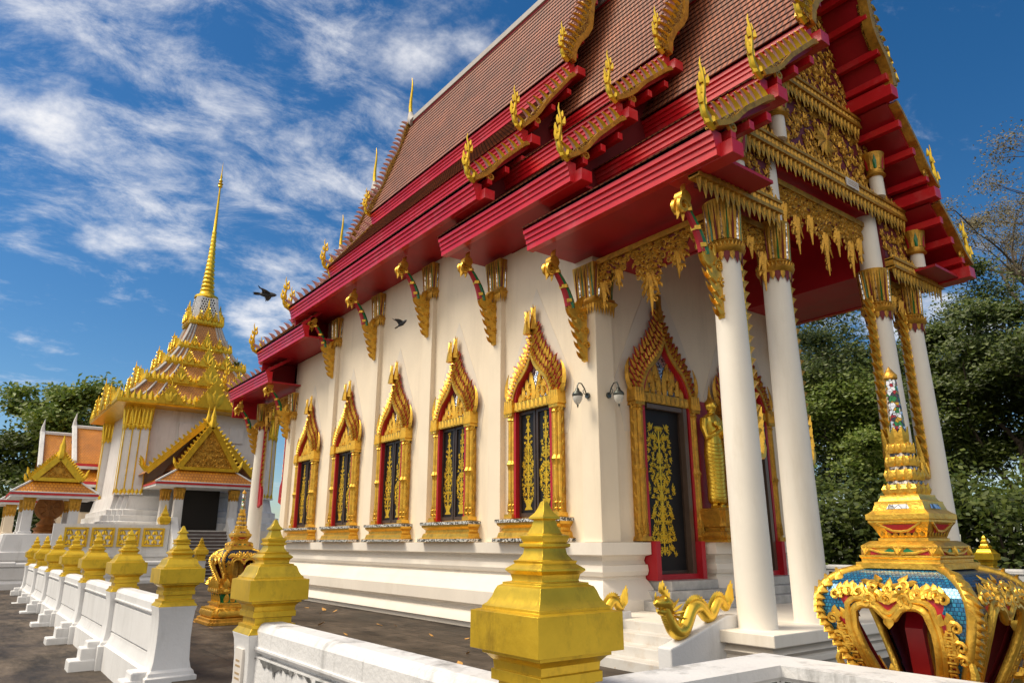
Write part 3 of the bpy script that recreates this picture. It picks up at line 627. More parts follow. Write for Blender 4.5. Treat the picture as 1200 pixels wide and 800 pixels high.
# ---- eave brackets
def bracket():
    b = MB(); y = 0
    # gold wing against the pilaster
    b.c = 0
    prof = [(0, 0), (.06, .02), (.10, .16), (.14, .22), (.12, .32), (.19, .40), (.17, .52), (.26, .60), (.25, .74), (.37, .84), (.40, .96), (.30, 1.05), (.16, .98), (.07, .9), (0, .88)]
    T = lambda a, d, z: (-a, d, z)
    b.slab(T, prof, -.05, .05)
    for (a, z, L_, an) in ((.05, .08, .2, -1.9), (.11, .24, .22, -1.8), (.16, .42, .24, -1.8), (.23, .60, .26, -1.7), (.31, .78, .28, -1.5), (.38, .92, .26, -1.2), (.2, .95, .34, .2), (.08, .85, .32, .5)):
        for d in (-1, 1): b.leaf((-a * .8, d * .04, z), (-math.sin(-an) * .9, 0, math.cos(an) * .5 + .45), (0, d, 0), L_ * .95, .10, .022, d * .7, 4)
    for (a, z, q) in ((.08, .3, .07), (.13, .55, .09), (.2, .8, .11)):
        for d in (-1, 1): b.curl((-a, d * .055, z), (0, 0, 1), (0, d, 0), q, .022, d)
    # neck: red outside, green inside
    def arc(off): return [(-(.36 + .10 * t + .30 * t * t + off * .7), 0, .95 + .70 * t + off * .3) for t in [i / 7 for i in range(8)]]
    b.c = 1; b.tube(arc(.05), [.06, .06, .058, .055, .05, .048, .046, .045], 6)
    b.c = 2; b.tube(arc(-.06), [.075, .075, .07, .065, .06, .055, .05, .05], 6)
    b.c = 0
    for t in (.15, .5, .85): b.tube([(-(.36 + .10 * t + .30 * t * t), 0, .93 + .70 * t), (-(.37 + .10 * t + .30 * t * t), 0, .99 + .70 * t)], .085, 6)
    hx, hz = -.80, 1.72
    for d in (-1, 1): b.curl((hx + .12, d * .05, hz - .14), (-.2, 0, 1), (0, d, 0), .14, .045, -d if d < 0 else -d, 1.4)
    b.tube([(hx + .05, -.07, hz), (hx + .05, .07, hz)], .11, 10)
    b.leaf((hx - .05, 0, hz - .1), (-.1, 0, -1), (0, 1, 0), .28, .12, .06, .3, 3); b.leaf((hx + .02, 0, hz - .15), (.1, 0, -1), (0, 1, 0), .22, .10, .06, .3, 3)
    b.leaf((hx + .05, 0, hz + .08), (.3, 0, 1), (0, 1, 0), .2, .12, .06, .3, 3)
    return b
ob = bracket().build('bracket', [M['gold'], M['red'], M['green']], hall, smooth=40)
ob.location = (8.40, 5.95, 4.70)
spots = [(8.45, 8.93, 4.68), (8.5, 11.78, 5.62), (8.5, 14.62, 6.45), (8.5, 17.47, 6.45), (8.5, 20.32, 6.45), (8.45, 23.67, 4.95), (8.40, 26.65, 4.70)]
for (x, y, z) in spots: copy_tree(ob, hall, (x, y, z))

# ---- roofs
def lerp(a, b, t): return a + (b - a) * t
def roof(y0, y1, zl, zm, zu, zr, front, rear, lean, gable):
    surf = [[(4.20, zl + .40), (2.74, zm + .04)], [(2.98, zm + .36), (1.34, zu + .04)], [(1.54, zu + .40), (1.02, lerp(zu + .4, zr, .30)), (.5, lerp(zu + .4, zr, .64)), (0, zr)]]
    yf = lambda dx: y0 - lean * (1 - dx / 4.1) if front else y0
    yr = lambda dx: y1 + lean * (1 - dx / 4.1) if rear else y1
    t = MB(); t.c = 0
    for s in (-1, 1):
        vv = 0
        for sf in surf:
            L_ = [0]
            for i in range(len(sf) - 1): L_.append(L_[-1] + math.dist(sf[i], sf[i + 1]))
            n = max(2, int(L_[-1] / .20)); P = []
            for j in range(n + 1):
                u = L_[-1] * j / n; i = min(len(sf) - 2, max(q for q in range(len(sf)) if L_[q] <= u + 1e-9)); f = (u - L_[i]) / (L_[i + 1] - L_[i])
                P.append((lerp(sf[i][0], sf[i + 1][0], f), lerp(sf[i][1], sf[i + 1][1], f)))
            for j in range(n):
                (a, za), (b, zb) = P[j], P[j + 1]; l = math.hypot(b - a, zb - za); nx, nz = (zb - za) / l, (a - b) / l
                lift = .022
                A = (XC + s * (a + nx * lift), za + nz * lift); B = (XC + s * b, zb)
                o = len(t.v)
                q = [(A[0], yf(a), A[1]), (A[0], yr(a), A[1]), (B[0], yr(b), B[1]), (B[0], yf(b), B[1]), (XC + s * a, yf(a), za), (XC + s * a, yr(a), za)]
                t.c = 0; t.add(q, [(0, 1, 2, 3), (4, 5, 1, 0)])
                for k, (uu, w_) in enumerate([(q[0][1], vv), (q[1][1], vv), (q[2][1], vv + .2), (q[3][1], vv + .2), (q[4][1], vv + .16), (q[5][1], vv + .16)]): t.uv[o + k] = (uu, w_)
                vv += .2
                t.c = 1
                A2 = (XC + s * (a - nx * .10), za - nz * .10); B2 = (XC + s * (b - nx * .10), zb - nz * .10)
                t.add([(A2[0], yf(a), A2[1]), (A2[0], yr(a), A2[1]), (B2[0], yr(b), B2[1]), (B2[0], yf(b), B2[1]), (XC + s * a, yf(a) , za), (XC + s * b, yf(b), zb), (XC + s * a, yr(a), za), (XC + s * b, yr(b), zb)],
                      [(0, 1, 2, 3), (0, 4, 5, 3), (1, 6, 7, 2)])
    rf = t.build('roof', [M['tile'], M['red']], hall, uv=1, fix=False)
    b = MB(); b.box((XC - .13, yf(0), zr - .08), (XC + .13, yr(0), zr + .12)); b.build('ridge_cap', M['grey'], rf)
    # fascia boards and soffits
    FP = [(-.14, 0), (0, 0), (0, .11), (.022, .115), (.022, .20), (.05, .205), (.05, .29), (.085, .295), (.085, .37), (-.14, .38)]
    for (dx, z) in ((4.08, zl), (2.86, zm), (1.42, zu)):
        for s in (-1, 1):
            b = MB(); ya, yb = yf(dx) - .02, yr(dx) + .02
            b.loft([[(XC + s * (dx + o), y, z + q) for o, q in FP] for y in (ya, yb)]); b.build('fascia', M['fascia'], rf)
            b = MB(); e = .03
            b.box((XC + s * dx - .13, ya - .13 if front else ya + .3, z - .02), (XC + s * dx + .13 , yb + .13 if rear else yb - .3, z + .16)) if False else None
    for s in (-1, 1):
        b = MB(); xs = sorted((XC + s * 4.0, XC + s * 2.7)); b.box((xs[0], y0 + .01, zl + .02), (xs[1], y1 - .01, zl + .07)); b.build('soffit', M['red'], rf)
    for e, yy in ((gable is not None and rear, y1 - .12),):
        if e:
            for s in (-1, 1):
                b = MB(); xs = sorted((XC + s * 3.98, XC + s * 2.8)); b.box((xs[0], yy - .03, zl - .62), (xs[1], yy + .03, zl + .06)); b.build('end_board', M['red'], rf)
    # gable infill boards
    sil = [(4.0, zl + .1), (4.0, zl + .3), (2.8, zm - .05), (2.8, zm + .25), (1.4, zu - .02), (1.4, zu + .3), (1.0, surf[2][1][1] - .15), (.5, surf[2][2][1] - .15), (0, zr - .2)]
    if gable:
        for yy in gable:
            b = MB(); T = wall_frame((XC, yy, 0), (1, 0, 0), (0, 1, 0))
            b.slab(T, [(-x, z) for x, z in sil] + [(x, z) for x, z in sil[::-1][1:]], -.03, .03); b.build('gable_board', M['dark_red'], rf)
    # verge: purlin ends, bargeboards with flame crest, finials
    for end, yv, sg in (('f', yf, -1), ('r', yr, 1)):
        if (end == 'f' and not front) or (end == 'r' and not rear): continue
        for s in (-1, 1):
            def purlin(dx, z, w=.09, h=.09, out=.16, deep=.9):
                b = MB(); y_ = yv(dx); xs = XC + s * dx
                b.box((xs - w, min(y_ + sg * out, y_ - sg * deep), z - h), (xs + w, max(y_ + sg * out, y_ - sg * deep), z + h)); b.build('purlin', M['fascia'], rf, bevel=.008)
            for dx, z in ((3.86, zl + .10), (2.64, zm + .10), (1.22, zu + .10)): purlin(dx, z, .13, .11, .2, .95)
            for sf, n in ((surf[0], 3), (surf[1], 3), ([surf[2][0], surf[2][1]], 2), ([surf[2][1], surf[2][2]], 2), ([surf[2][2], surf[2][3]], 1)):
                for j in range(n):
                    f = (j + .75) / (n + .3); dx = lerp(sf[0][0], sf[1][0], f); z = lerp(sf[0][1], sf[1][1], f)
                    if dx < 3.6 or True: purlin(dx - .08, z - .24, .06, .07, .10, .9)
            segs = [(surf[0][0], (2.84, zm + .02), 8), (surf[1][0], (1.42, zu + .02), 9)]
            for (A, B, nt_) in segs:
                L_ = math.dist(A, B); tx, tz = (B[0] - A[0]) / L_, (B[1] - A[1]) / L_; nx, nz = tz, -tx   # outward normal (dx, z)
                if nz < 0: nx, nz = -nx, -nz
                b = MB()
                def P3(u, h, yo): 
                    dx = A[0] + tx * u + nx * h; return (XC + s * dx, yv(A[0] + tx * u) + sg * yo, A[1] + tz * u + nz * h)
                b.c = 0
                st_ = [i / 10 for i in range(11)]
                low = [-.03 - .06 * max(0, math.sin(i / 10 * PI * 2.2)) for i in range(11)]
                b.loft([[P3(L_ * q, low[i], -.05), P3(L_ * q, low[i], .13), P3(L_ * q, .02, .13), P3(L_ * q, .02, -.05)] for i, q in enumerate(st_)])
                b.c = 1
                b.loft([[P3(L_ * q, low[i] - .03, .0), P3(L_ * q, low[i] - .03, .16), P3(L_ * q, low[i] + .05, .16), P3(L_ * q, low[i] + .05, .0)] for i, q in enumerate(st_)])
                b.curl(P3(L_ * .2, low[2] - .02, .08), (0, 0, -1), (0, sg, 0), .09, .035, s * sg)
                bg = b.build('bargeboard', [M['relief_fine'], M['gold_dark']], rf, smooth=35)
                c = MB()
                for j in range(nt_):
                    u = L_ * (j + .55) / nt_; d = V((s * (nx * .9 + tx * .15), 0, nz * .9 + tz * .15 + .25))
                    c.c = 0; c.leaf(P3(u, -.04, .03), d, (0, sg, 0), .33, .15, .065, s * sg * 1.0, 6, .34)
                    c.c = 1; c.leaf(P3(u, -.02, .06), d, (0, sg, 0), .31, .062, .08, s * sg * 1.0, 6, .34)
                c.build('flame_crest', [M['pink'], M['gold_paint']], bg, smooth=40)
                finial(bg, V(P3(0.02, .08, .05)), s, sg)
            # upper bargeboard follows the curve with a wave
            path = [(lerp(surf[2][i][0], surf[2][i + 1][0], f / 4), lerp(surf[2][i][1], surf[2][i + 1][1], f / 4)) for i in range(3) for f in range(4)] + [surf[2][3]]
            b = MB(); c = MB(); b.c = 0; r1 = []; r2 = []
            for i, (dx, z) in enumerate(path):
                j = min(i, len(path) - 2); tx, tz = path[j + 1][0] - path[j][0], path[j + 1][1] - path[j][1]; l = math.hypot(tx, tz); nx, nz = tz / l, -tx / l
                w = .09 * math.sin(i * 1.25); X_ = lambda h: XC + s * max(0, dx + nx * h); Z_ = lambda h: z + nz * h; y_ = yv(dx)
                r1.append([(X_(-.16 + w), y_ - sg * .05, Z_(-.16 + w)), (X_(-.16 + w), y_ + sg * .13, Z_(-.16 + w)), (X_(.12 + w * .5), y_ + sg * .13, Z_(.12 + w * .5)), (X_(.12 + w * .5), y_ - sg * .05, Z_(.12 + w * .5))])
                r2.append([(X_(-.20 + w), y_, Z_(-.20 + w)), (X_(-.20 + w), y_ + sg * .17, Z_(-.20 + w)), (X_(-.07 + w), y_ + sg * .17, Z_(-.07 + w)), (X_(-.07 + w), y_, Z_(-.07 + w))])
            b.loft(r1); b.c = 1; b.loft(r2)
            bg = b.build('bargeboard', [M['relief_fine'], M['gold_dark']], rf, smooth=35)
            tot = [0]
            for i in range(len(path) - 1): tot.append(tot[-1] + math.dist(path[i], path[i + 1]))
            nt_ = int(tot[-1] / .21)
            for j in range(nt_):
                u = tot[-1] * (j + .6) / nt_; i = max(q for q in range(len(path) - 1) if tot[q] <= u); f = (u - tot[i]) / (tot[i + 1] - tot[i])
                dx, z = lerp(path[i][0], path[i + 1][0], f), lerp(path[i][1], path[i + 1][1], f); tx, tz = path[i + 1][0] - path[i][0], path[i + 1][1] - path[i][1]; l = math.hypot(tx, tz); tx /= l; tz /= l
                d = V((s * (tz * .9 + tx * .2), 0, -tx * .9 + tz * .25)); Pq = (XC + s * dx, yv(dx) + sg * .05, z)
                c.c = 0; c.leaf(Pq, d, (0, sg, 0), .40, .17, .07, s * sg * 1.0, 6, .34); c.c = 1; c.leaf((Pq[0], Pq[1] + sg * .045, Pq[2]), d, (0, sg, 0), .37, .068, .085, s * sg * 1.0, 6, .34)
            c.build('flame_crest', [M['pink'], M['gold_paint']], bg, smooth=40)
            finial(bg, V((XC + s * (path[0][0] + .06), yv(path[0][0]) + sg * .05, path[0][1] + .06)), s, sg)
        # ridge horn
        b = MB(); b.c = 0; P = V((XC, yv(0) + sg * .05, zr + .05))
        b.tube([P + V((0, -sg * .35, -.12)), P + V((0, -sg * .1, .1)), P + V((0, 0, .32)), P + V((0, sg * .03, .5))], [.22, .2, .13, .08], 8)
        b.c = 1; b.tube([P + V((0, sg * q, z)) for q, z in ((.02, .45), (.07, .75), (.05, 1.1), (-.02, 1.5), (-.02, 1.85), (.05, 2.1))], [.085, .075, .06, .045, .03, .006], 7)
        b.build('ridge_horn', [M['grey'], M['gold_paint']], rf, smooth=50)
    return rf
def finial(parent, P, s, sg):
    b = MB(); pts = [(-.10, -.10), (.0, -.05), (.09, .04), (.125, .18), (.085, .34), (.055, .50), (.065, .64), (.10, .76), (.085, .86)]
    pts = [(x, z * 1.12) for x, z in pts]; b.tube([P + V((s * x, 0, z)) for x, z in pts], [.045, .052, .054, .048, .042, .034, .027, .018, .005], 7)
    for k in range(9):
        x, z = pts[1 + k * 6 // 9]; side = 1 if k % 2 else -1
        b.leaf(P + V((s * (x + .045 * side), (k % 3 - 1) * .02, z - .02)), (s * side * .34, 0, 1), (0, sg, 0), .24 - .010 * k, .085, .05, s * sg * side * -.35, 4)
    return b.build('finial', M['gold_paint'], parent, smooth=45)

R1 = roof(5.2, 9.35, 6.71, 8.06, 9.70, 13.6, True, False, .22, None)
R2 = roof(8.18, 12.35, 7.60, 9.28, 10.98, 15.5, True, False, .15, (8.75,))
R3 = roof(11.08, 21.52, 8.44, 10.16, 12.55, 17.25, True, True, .15, (11.7, 20.9))
R4 = roof(20.25, 24.42, 7.60, 9.28, 10.98, 15.5, False, True, .15, (23.9,))
R5 = roof(23.25, 27.4, 6.71, 8.06, 9.70, 13.6, False, True, .22, (26.8,))
# porch ceilings
for (y0, y1) in ((5.8, 8.85), (23.75, 26.7)):
    b = MB(); b.box((XC - 1.75, y0, 7.70), (XC + 1.75, y1, 7.78)); b.box((XC - 2.69, y0, 6.62), (XC - 1.75, y1, 6.69)); b.box((XC + 1.75, y0, 6.62), (XC + 2.69, y1, 6.69))
    for s in (-1, 1):
        x = XC + s * 1.75; b.box((x - .03, y0 + .3, 6.60), (x + .03, y1, 7.77))
    b.box((XC - 1.72, y0 + 1.6, 7.55), (XC + 1.72, y0 + 1.8, 7.70)); b.build('porch_ceiling', M['red'], hall)

# ---- carved front gable
def fringe(m, T, Rr, N_, x0, x1, z, d, L_, w, down=True, alt=.25):
    n = max(1, int(round((x1 - x0) / w))); Zv = V((0, 0, -1 if down else 1))
    for i in range(n):
        x = x0 + (i + .5) * (x1 - x0) / n; l = L_ * (1 + alt * (i % 2))
        m.leaf(T(x, d, z), Zv, N_, l, w * 1.05, .03, 0, 3, .4)
        m.leaf(T(x, d + .015, z), Zv, N_, l * .6, w * .5, .03, 0, 2, .4)
TG = wall_frame((XC, 5.75, 0), *FRONT); RG, NG = FRONT
ped = MB(); T = TG
sill = [(-3.75, 6.6), (-3.75, 6.9), (-2.85, 7.95), (-2.85, 8.25), (-1.45, 9.6), (-1.4, 10), (-1.0, 10.7), (-.5, 12.1), (0, 13.3)]
ped.slab(T, sill + [(-x, z) for x, z in sill[::-1][1:]] + [(1.85, 6.6), (1.85, 7.8), (-1.85, 7.8), (-1.85, 6.6)], -.10, -.02)
gp = ped.build('carved_gable', M['dark_red'], hall)
for nm, poly, seed, cell in (('carved_panel', [(-2.65, 8.06), (2.65, 8.06), (1.4, 9.42), (-1.4, 9.42)], 3, .23), ('carved_panel', [(-1.3, 9.62), (1.3, 9.62), (.95, 10.6), (.45, 12.1), (0, 13.1), (-.45, 12.1), (-.95, 10.6)], 4, .23),
                             ('carved_panel', [(-3.6, 6.9), (-1.9, 6.9), (-1.9, 7.8), (-2.75, 7.8)], 5, .2), ('carved_panel', [(3.6, 6.9), (1.9, 6.9), (1.9, 7.8), (2.75, 7.8)], 6, .2)):
    b = MB(); b.c = 0; carve(b, T, RG, NG, poly, 0, cell, seed, abs(poly[0][0] + poly[1][0]) < .1)
    b.c = 1; b.slab(T, poly, -.02, -.012)
    b.c = 0
    if seed == 3:       # seated figure motif in a halo of leaves, simplified to a leaf rosette
        for k in range(12):
            an = k * PI / 6; b.leaf(T(0, .05, 8.7), (math.sin(an), 0, math.cos(an)), NG, .34, .14, .05, .5, 3)
    b.build(nm, [M['gold_dark'], M['ground_rb']], gp, smooth=45)
for (xa, xb, z, h) in ((-3.95, -1.86, 6.66, .17), (1.86, 3.95, 6.66, .17), (-2.72, 2.72, 7.84, .19), (-1.34, 1.34, 9.43, .17)):
    b = MB(); b.c = 0; b.slab(T, [(xa, z), (xb, z), (xb, z + h), (xa, z + h)], -.04, .14)
    b.slab(T, [(xa, z - .03), (xb, z - .03), (xb, z + .03), (xa, z + .03)], -.03, .165); b.slab(T, [(xa, z + h - .03), (xb, z + h - .03), (xb, z + h + .02), (xa, z + h + .02)], -.03, .17)
    b.c = 1; fringe(b, T, RG, NG, xa, xb, z - .02, .1, .24, .13); fringe(b, T, RG, NG, xa, xb, z + h, .1, .15, .12, False)
    n = int((xb - xa) / .11)
    for k in range(n): x = xa + (k + .5) * (xb - xa) / n; b.leaf(T(x, .14, z + .035), (0, 0, 1), NG, h - .05, .10, .03, 0, 2)
    b.build('beam', [M['gold_dark'], M['gold_dark']], gp, smooth=40)
b = MB(); b.slab(T, [(.35, 7.86), (.78, 7.86), (.78, 8.02), (.35, 8.02)], .17, .19); pq = b.build('name_plaque', M['offwhite_board'], gp)
b = MB()
for k, (z, w) in enumerate(((7.975, .34), (7.94, .30), (7.905, .32))):
    x = .40
    while x < .40 + w: l = rnd.uniform(.015, .04); b.slab(T, [(x, z - .008), (x + l, z - .008), (x + l, z + .008), (x, z + .008)], .19, .193); x += l + .012
b.build('lettering', M['lettering'], pq)
for s in (-1, 1):           # short posts with capitals standing on the beams
    for (dx, z0, z1) in ((1.68, 8.04, 8.9), (2.98, 6.86, 7.6)):
        b = MB(); b.lathe([(.13, z0), (.12, z1)], (XC + s * dx, 5.62, 0), 14); q = b.build('gable_post', M['column'], gp, smooth=50)
        c = MB(); x = XC + s * dx
        c.lathe([(.14, z1 - .45), (.19, z1 - .42), (.15, z1 - .36), (.15, z1 - .3), (.20, z1 + .0), (.21, z1 + .04)], (x, 5.62, 0), 16)
        for k in range(12): a = k * PI / 6; d = V((math.cos(a), math.sin(a), 0)); c.c = (0, 1, 0, 2)[k % 4]; c.leaf(V((x, 5.62, z1 - .3)) + d * .15, V((0, 0, 1)) + d * .15, d, .3, .08, .02, 0, 2)
        c.build('capital', [M['gold_dark'], M['red'], M['green']], q, smooth=50)
# ---- hanging friezes and the leafy strips beside the columns
def frieze(T, Rr, N_, x0, x1, ztop, pend, seed):
    """pend: (x, depth, half width) of each hanging point"""
    b = MB(); b.c = 0; b.slab(T, [(x0, ztop - .06), (x1, ztop - .06), (x1, ztop + .04), (x0, ztop + .04)], -.05, .06)
    rr = random.Random(seed); Zv = V((0, 0, 1)); Rv = V(Rr); Nv = V(N_)
    dep = lambda x: max([.12] + [d * max(0, 1 - abs(x - p) / w) ** .8 for p, d, w in pend])
    n = int((x1 - x0) / .05); up = [(x0 + (x1 - x0) * i / n, ztop - .05) for i in range(n + 1)]; lo = [(x, ztop - .05 - dep(x) * .72) for x, z in up]
    b.c = 1; b.band(T, lo, up, -.015, .01); b.c = 2
    c_ = .125; x = x0 + .04
    while x < x1:
        z = ztop - .07 - rr.uniform(0, .06)
        while z > ztop - .04 - dep(x):
            k = rr.choice((-1, 1)); an = rr.uniform(-1.3, 1.3); dr = -Zv * math.cos(an) + Rv * math.sin(an); q = rr.uniform(.04, .062)
            b.curl(T(x, .015, z), dr, Nv, q, .016, k, 1.25, 10)
            b.leaf(T(x, .02, z), dr * .4 - Rv * k, Nv, .13, .06, .03, k * 1.5, 4); b.leaf(T(x + rr.uniform(-.04, .04), .025, z + .02), -dr * .5 + Rv * k * .6, Nv, .12, .055, .03, -k * 1.4, 4)
            z -= c_ * rr.uniform(.75, 1.0)
        x += c_ * .78
    for p, d, w in pend:
        b.leaf(T(p, .03, ztop - d * .55), -Zv, Nv, d * .62, .11, .06, 0, 5, .35)
        for s in (-1, 1): b.leaf(T(p + s * .04, .03, ztop - d * .5), -Zv + Rv * s * .22, Nv, d * .38, .08, .04, s * .3, 4, .35)
    return b.build('hanging_frieze', [M['gold_dark'], M['dark_red'], M['gold_dark']], hall, smooth=45)
frieze(wall_frame((XC, 5.95, 0), *FRONT), *FRONT, -1.5, 1.5, 7.52, [(-1.25, .75, .2), (-.9, 1.05, .3), (-.45, .8, .26), (0, 1.2, .34), (.45, .8, .26), (.9, 1.05, .3), (1.25, .75, .2)], 11)
for s in (-1, 1): frieze(wall_frame((XC + s * 2.33, 5.95, 0), *FRONT), *FRONT, -.46, .46, 6.5, [(-.3 * 1, .6, .2), (0, .55, .2), (.3, .95 if s < 0 else .6, .22)], 12 + s)
for (y, sd_) in ((7.42, 20), (25.2, 21)): frieze(wall_frame((8.58, y, 0), *LEFT), *LEFT, -1.25, 1.25, 6.52, [(-1.1, .85, .2), (-.72, .6, .22), (0, 1.15, .42), (.6, .75, .3), (1.05, .55, .2)], sd_)
def strip(x, y, side, ztop, zbot):
    b = MB(); T = wall_frame((x, y, 0), *FRONT); Rv = V((side, 0, 0)); N_ = V((0, -1, 0)); Zv = V((0, 0, 1))
    b.c = 0; b.slab(T, [(0, zbot + .25), (side * .07, zbot + .25), (side * .07, ztop), (0, ztop)], -.05, .05)
    b.c = 1; n = int((ztop - zbot - .3) / .17)
    for i in range(n):
        z = zbot + .3 + (ztop - zbot - .3) * i / n
        for q in (-1, 1): b.leaf(T(side * .06, q * .03, z), Zv * .8 + Rv * .75, N_, .23, .11, .045, -side * .7, 3); b.leaf(T(side * .05, q * .05, z + .08), Zv - Rv * .1, N_, .15, .07, .03, side * .4, 3)
    b.slab(T, [(side * .055, zbot + .2), (side * .085, zbot + .2), (side * .085, ztop), (side * .055, ztop)], -.065, .065)
    # tail that curls up at the foot
    b.tube([T(side * a, 0, zbot + z) for a, z in ((.05, .35), (.05, .15), (.10, .02), (.19, .04), (.24, .16), (.23, .30))], [.05, .06, .075, .07, .06, .03], 7)
    for k in range(6): b.leaf(T(side * (.10 + .026 * k), 0, zbot + .02 + .05 * k), Zv + Rv * (.5 - .1 * k), N_, .30 + .04 * k, .12, .07, -side * .4, 4)
    b.build('leafy_strip', [M['red'], M['gold']], hall, smooth=45)
for x, sd_ in ((CX[0] + .24, 1), (CX[1] + .24, 1), (CX[2] - .24, -1), (CX[3] - .24, -1)): strip(x, YC, sd_, 6.0, 2.75)
def strip_y(x, y, sgn):
    b = MB(); T = wall_frame((x, y, 0), *LEFT)
    b.c = 0; b.slab(T, [(0, 3.1), (sgn * .08, 3.1), (sgn * .08, 5.9), (0, 5.9)], -.05, .05); b.slab(T, [(0, 2.8), (sgn * .3, 2.9), (sgn * .26, 3.4), (sgn * .06, 3.7), (0, 3.7)], -.04, .04)
    b.c = 1
    for i in range(17): b.leaf(T(sgn * .08, .0, 3.0 + i * .17), V((0, -sgn, 1)), (-1, 0, 0), .2, .1, .05, 0, 3)
    b.build('leafy_strip', [M['red'], M['gold_dark']], hall, smooth=45)
strip_y(8.58, 26.4, 1); strip_y(8.58, 24.0, -1)

# ------------------------------------------------------------------ boundary walls
CAP = [(.225, .84), (.21, .86), (.19, .885), (.19, .912), (.162, .917), (.162, .968), (.188, .974), (.188, 1.02), (.178, 1.024), (.182, 1.06), (.205, 1.085), (.22, 1.09), (.22, 1.105), (.262, 1.112), (.262, 1.138), (.262, 1.283),
       (.222, 1.292), (.222, 1.305), (.205, 1.318), (.188, 1.345), (.178, 1.375), (.168, 1.395), (.150, 1.404), (.150, 1.413), (.118, 1.418), (.116, 1.425), (.122, 1.450), (.141, 1.468), (.140, 1.476), (.108, 1.500), (.113, 1.513), (.096, 1.518), (.078, 1.545), (.073, 1.572), (.090, 1.58), (.090, 1.593), (.077, 1.597), (.087, 1.622), (.087, 1.632), (.062, 1.64), (.047, 1.675), (.040, 1.706), (.057, 1.713), (.055, 1.722), (.035, 1.743), (.023, 1.768), (.014, 1.795), (.001, 1.806)]
def wall_post(parent, x, y, zb, foot=None, white='white'):
    b = MB(); prof = [(.29, zb), (.29, .05), (.265, .06), (.255, .10), (.225, .13), (.205, .22), (.195, .45), (.198, .65), (.21, .78), (.225, .839)]
    b.sq(prof, (x, y, 0)); p_ = b.build('post', M[white], parent, smooth=30, bevel=.006)
    c = MB(); c.sq(CAP, (x, y, 0)); c.build('cap', M['gold_paint'], p_, smooth=30, bevel=.003)
    if foot:
        f = MB(); 
        for k, (w, z) in enumerate(((.50, -.14), (.36, .03), (.28, .12))):
            f.box((x - .26 - w + .12, y - .2 + .02 * k, zb), (x - .2, y + .2 - .02 * k, z))
        f.build('buttress', M['white'], p_, bevel=.02)
    return p_
def wall_panel(parent, a, b_, zb, t=.12, white='white', zt=.90):
    """low wall between posts: plinth, recessed panel, moulded coping"""
    a = V(a); b_ = V(b_); d = (b_ - a).normalized(); nn = V((d.y, -d.x)); m = MB()
    half = [(t + .09, zb), (t + .09, zb + .42 if zb < -.1 else .14), (t + .05, zb + .45 if zb < -.1 else .17), (t + .01, .2), (t + .01, .24), (t - .03, .243), (t - .03, .262), (t + .01, .266), (t + .01, .672), (t - .035, .676), (t - .035, .70), (t + .015, .705), (t + .03, .73), (t + .03, .745), (t + .015, .75), (t + .015, zt - .06), (t - .01, zt - .02), (t - .05, zt)]
    prof = half + [(-o, z) for o, z in half[::-1]]
    m.loft([[(p.x + nn.x * o, p.y + nn.y * o, z) for o, z in prof] for p in (a, b_)])
    return m.build('panel', M[white], parent, smooth=20)
FX = 2.35
w1 = thing('boundary_wall', (FX, 20, 0), 'white boundary wall whose seven gold capped posts recede beside the stained path', 'wall')
ys = [10.1, 13.55, 16.9, 20.2, 23.6, 27.0, 30.4]
for i, y in enumerate(ys):
    wall_post(w1, FX, y, -.36, foot=True)
    if i: wall_panel(w1, (FX, ys[i - 1] + .15), (FX, y - .15), -.36)
w2 = thing('boundary_wall', (FX, 4.7, 0), 'mould streaked white wall in front with two large gold capped posts, turning beside the blue shrine', 'wall')
DX = 4.02
pb = wall_post(w2, FX, 6.7, -.36); wall_post(w2, FX, 2.82, -.36)
wall_panel(w2, (FX, 3.0), (FX, 6.55), -.36, .13, 'white_old', .93); 
def coping_corner():
    m = MB(); t = .13; zt = .93; zb = -.36
    half = [(t + .09, zb), (t + .09, .06), (t + .05, .09), (t + .01, .2), (t + .01, .66), (t - .035, .664), (t - .035, .70), (t + .015, .705), (t + .05, .73), (t + .05, .745), (t + .02, .75), (t + .02, zt - .08), (t + .04, zt - .06), (t + .04, zt)]
    m.sweep([(2.5, 2.72), (DX, 2.72), (DX, -6)], [(o, z) for o, z in half] + [(-o, z) for o, z in half[::-1]])
    return m.build('panel', M['white_old'], w2, smooth=20)
coping_corner()
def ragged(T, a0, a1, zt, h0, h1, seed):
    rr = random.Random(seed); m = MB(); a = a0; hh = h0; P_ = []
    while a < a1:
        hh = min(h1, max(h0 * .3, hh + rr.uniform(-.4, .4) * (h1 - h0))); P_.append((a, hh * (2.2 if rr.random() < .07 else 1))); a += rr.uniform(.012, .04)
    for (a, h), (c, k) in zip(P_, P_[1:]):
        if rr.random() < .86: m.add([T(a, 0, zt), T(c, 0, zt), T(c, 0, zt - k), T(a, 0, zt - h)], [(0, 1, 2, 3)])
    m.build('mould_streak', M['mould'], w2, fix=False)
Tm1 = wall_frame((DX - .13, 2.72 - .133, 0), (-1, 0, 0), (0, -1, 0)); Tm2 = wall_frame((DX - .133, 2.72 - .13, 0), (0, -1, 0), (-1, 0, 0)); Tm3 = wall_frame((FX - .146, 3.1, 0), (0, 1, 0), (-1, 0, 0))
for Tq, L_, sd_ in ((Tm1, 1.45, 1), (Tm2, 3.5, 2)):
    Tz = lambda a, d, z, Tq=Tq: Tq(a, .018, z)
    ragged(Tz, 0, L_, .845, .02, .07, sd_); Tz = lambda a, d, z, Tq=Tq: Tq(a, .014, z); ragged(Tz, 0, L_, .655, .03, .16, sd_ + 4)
ragged(lambda a, d, z: Tm3(a, .004, z), 0, 3.4, .665, .005, .05, 9)
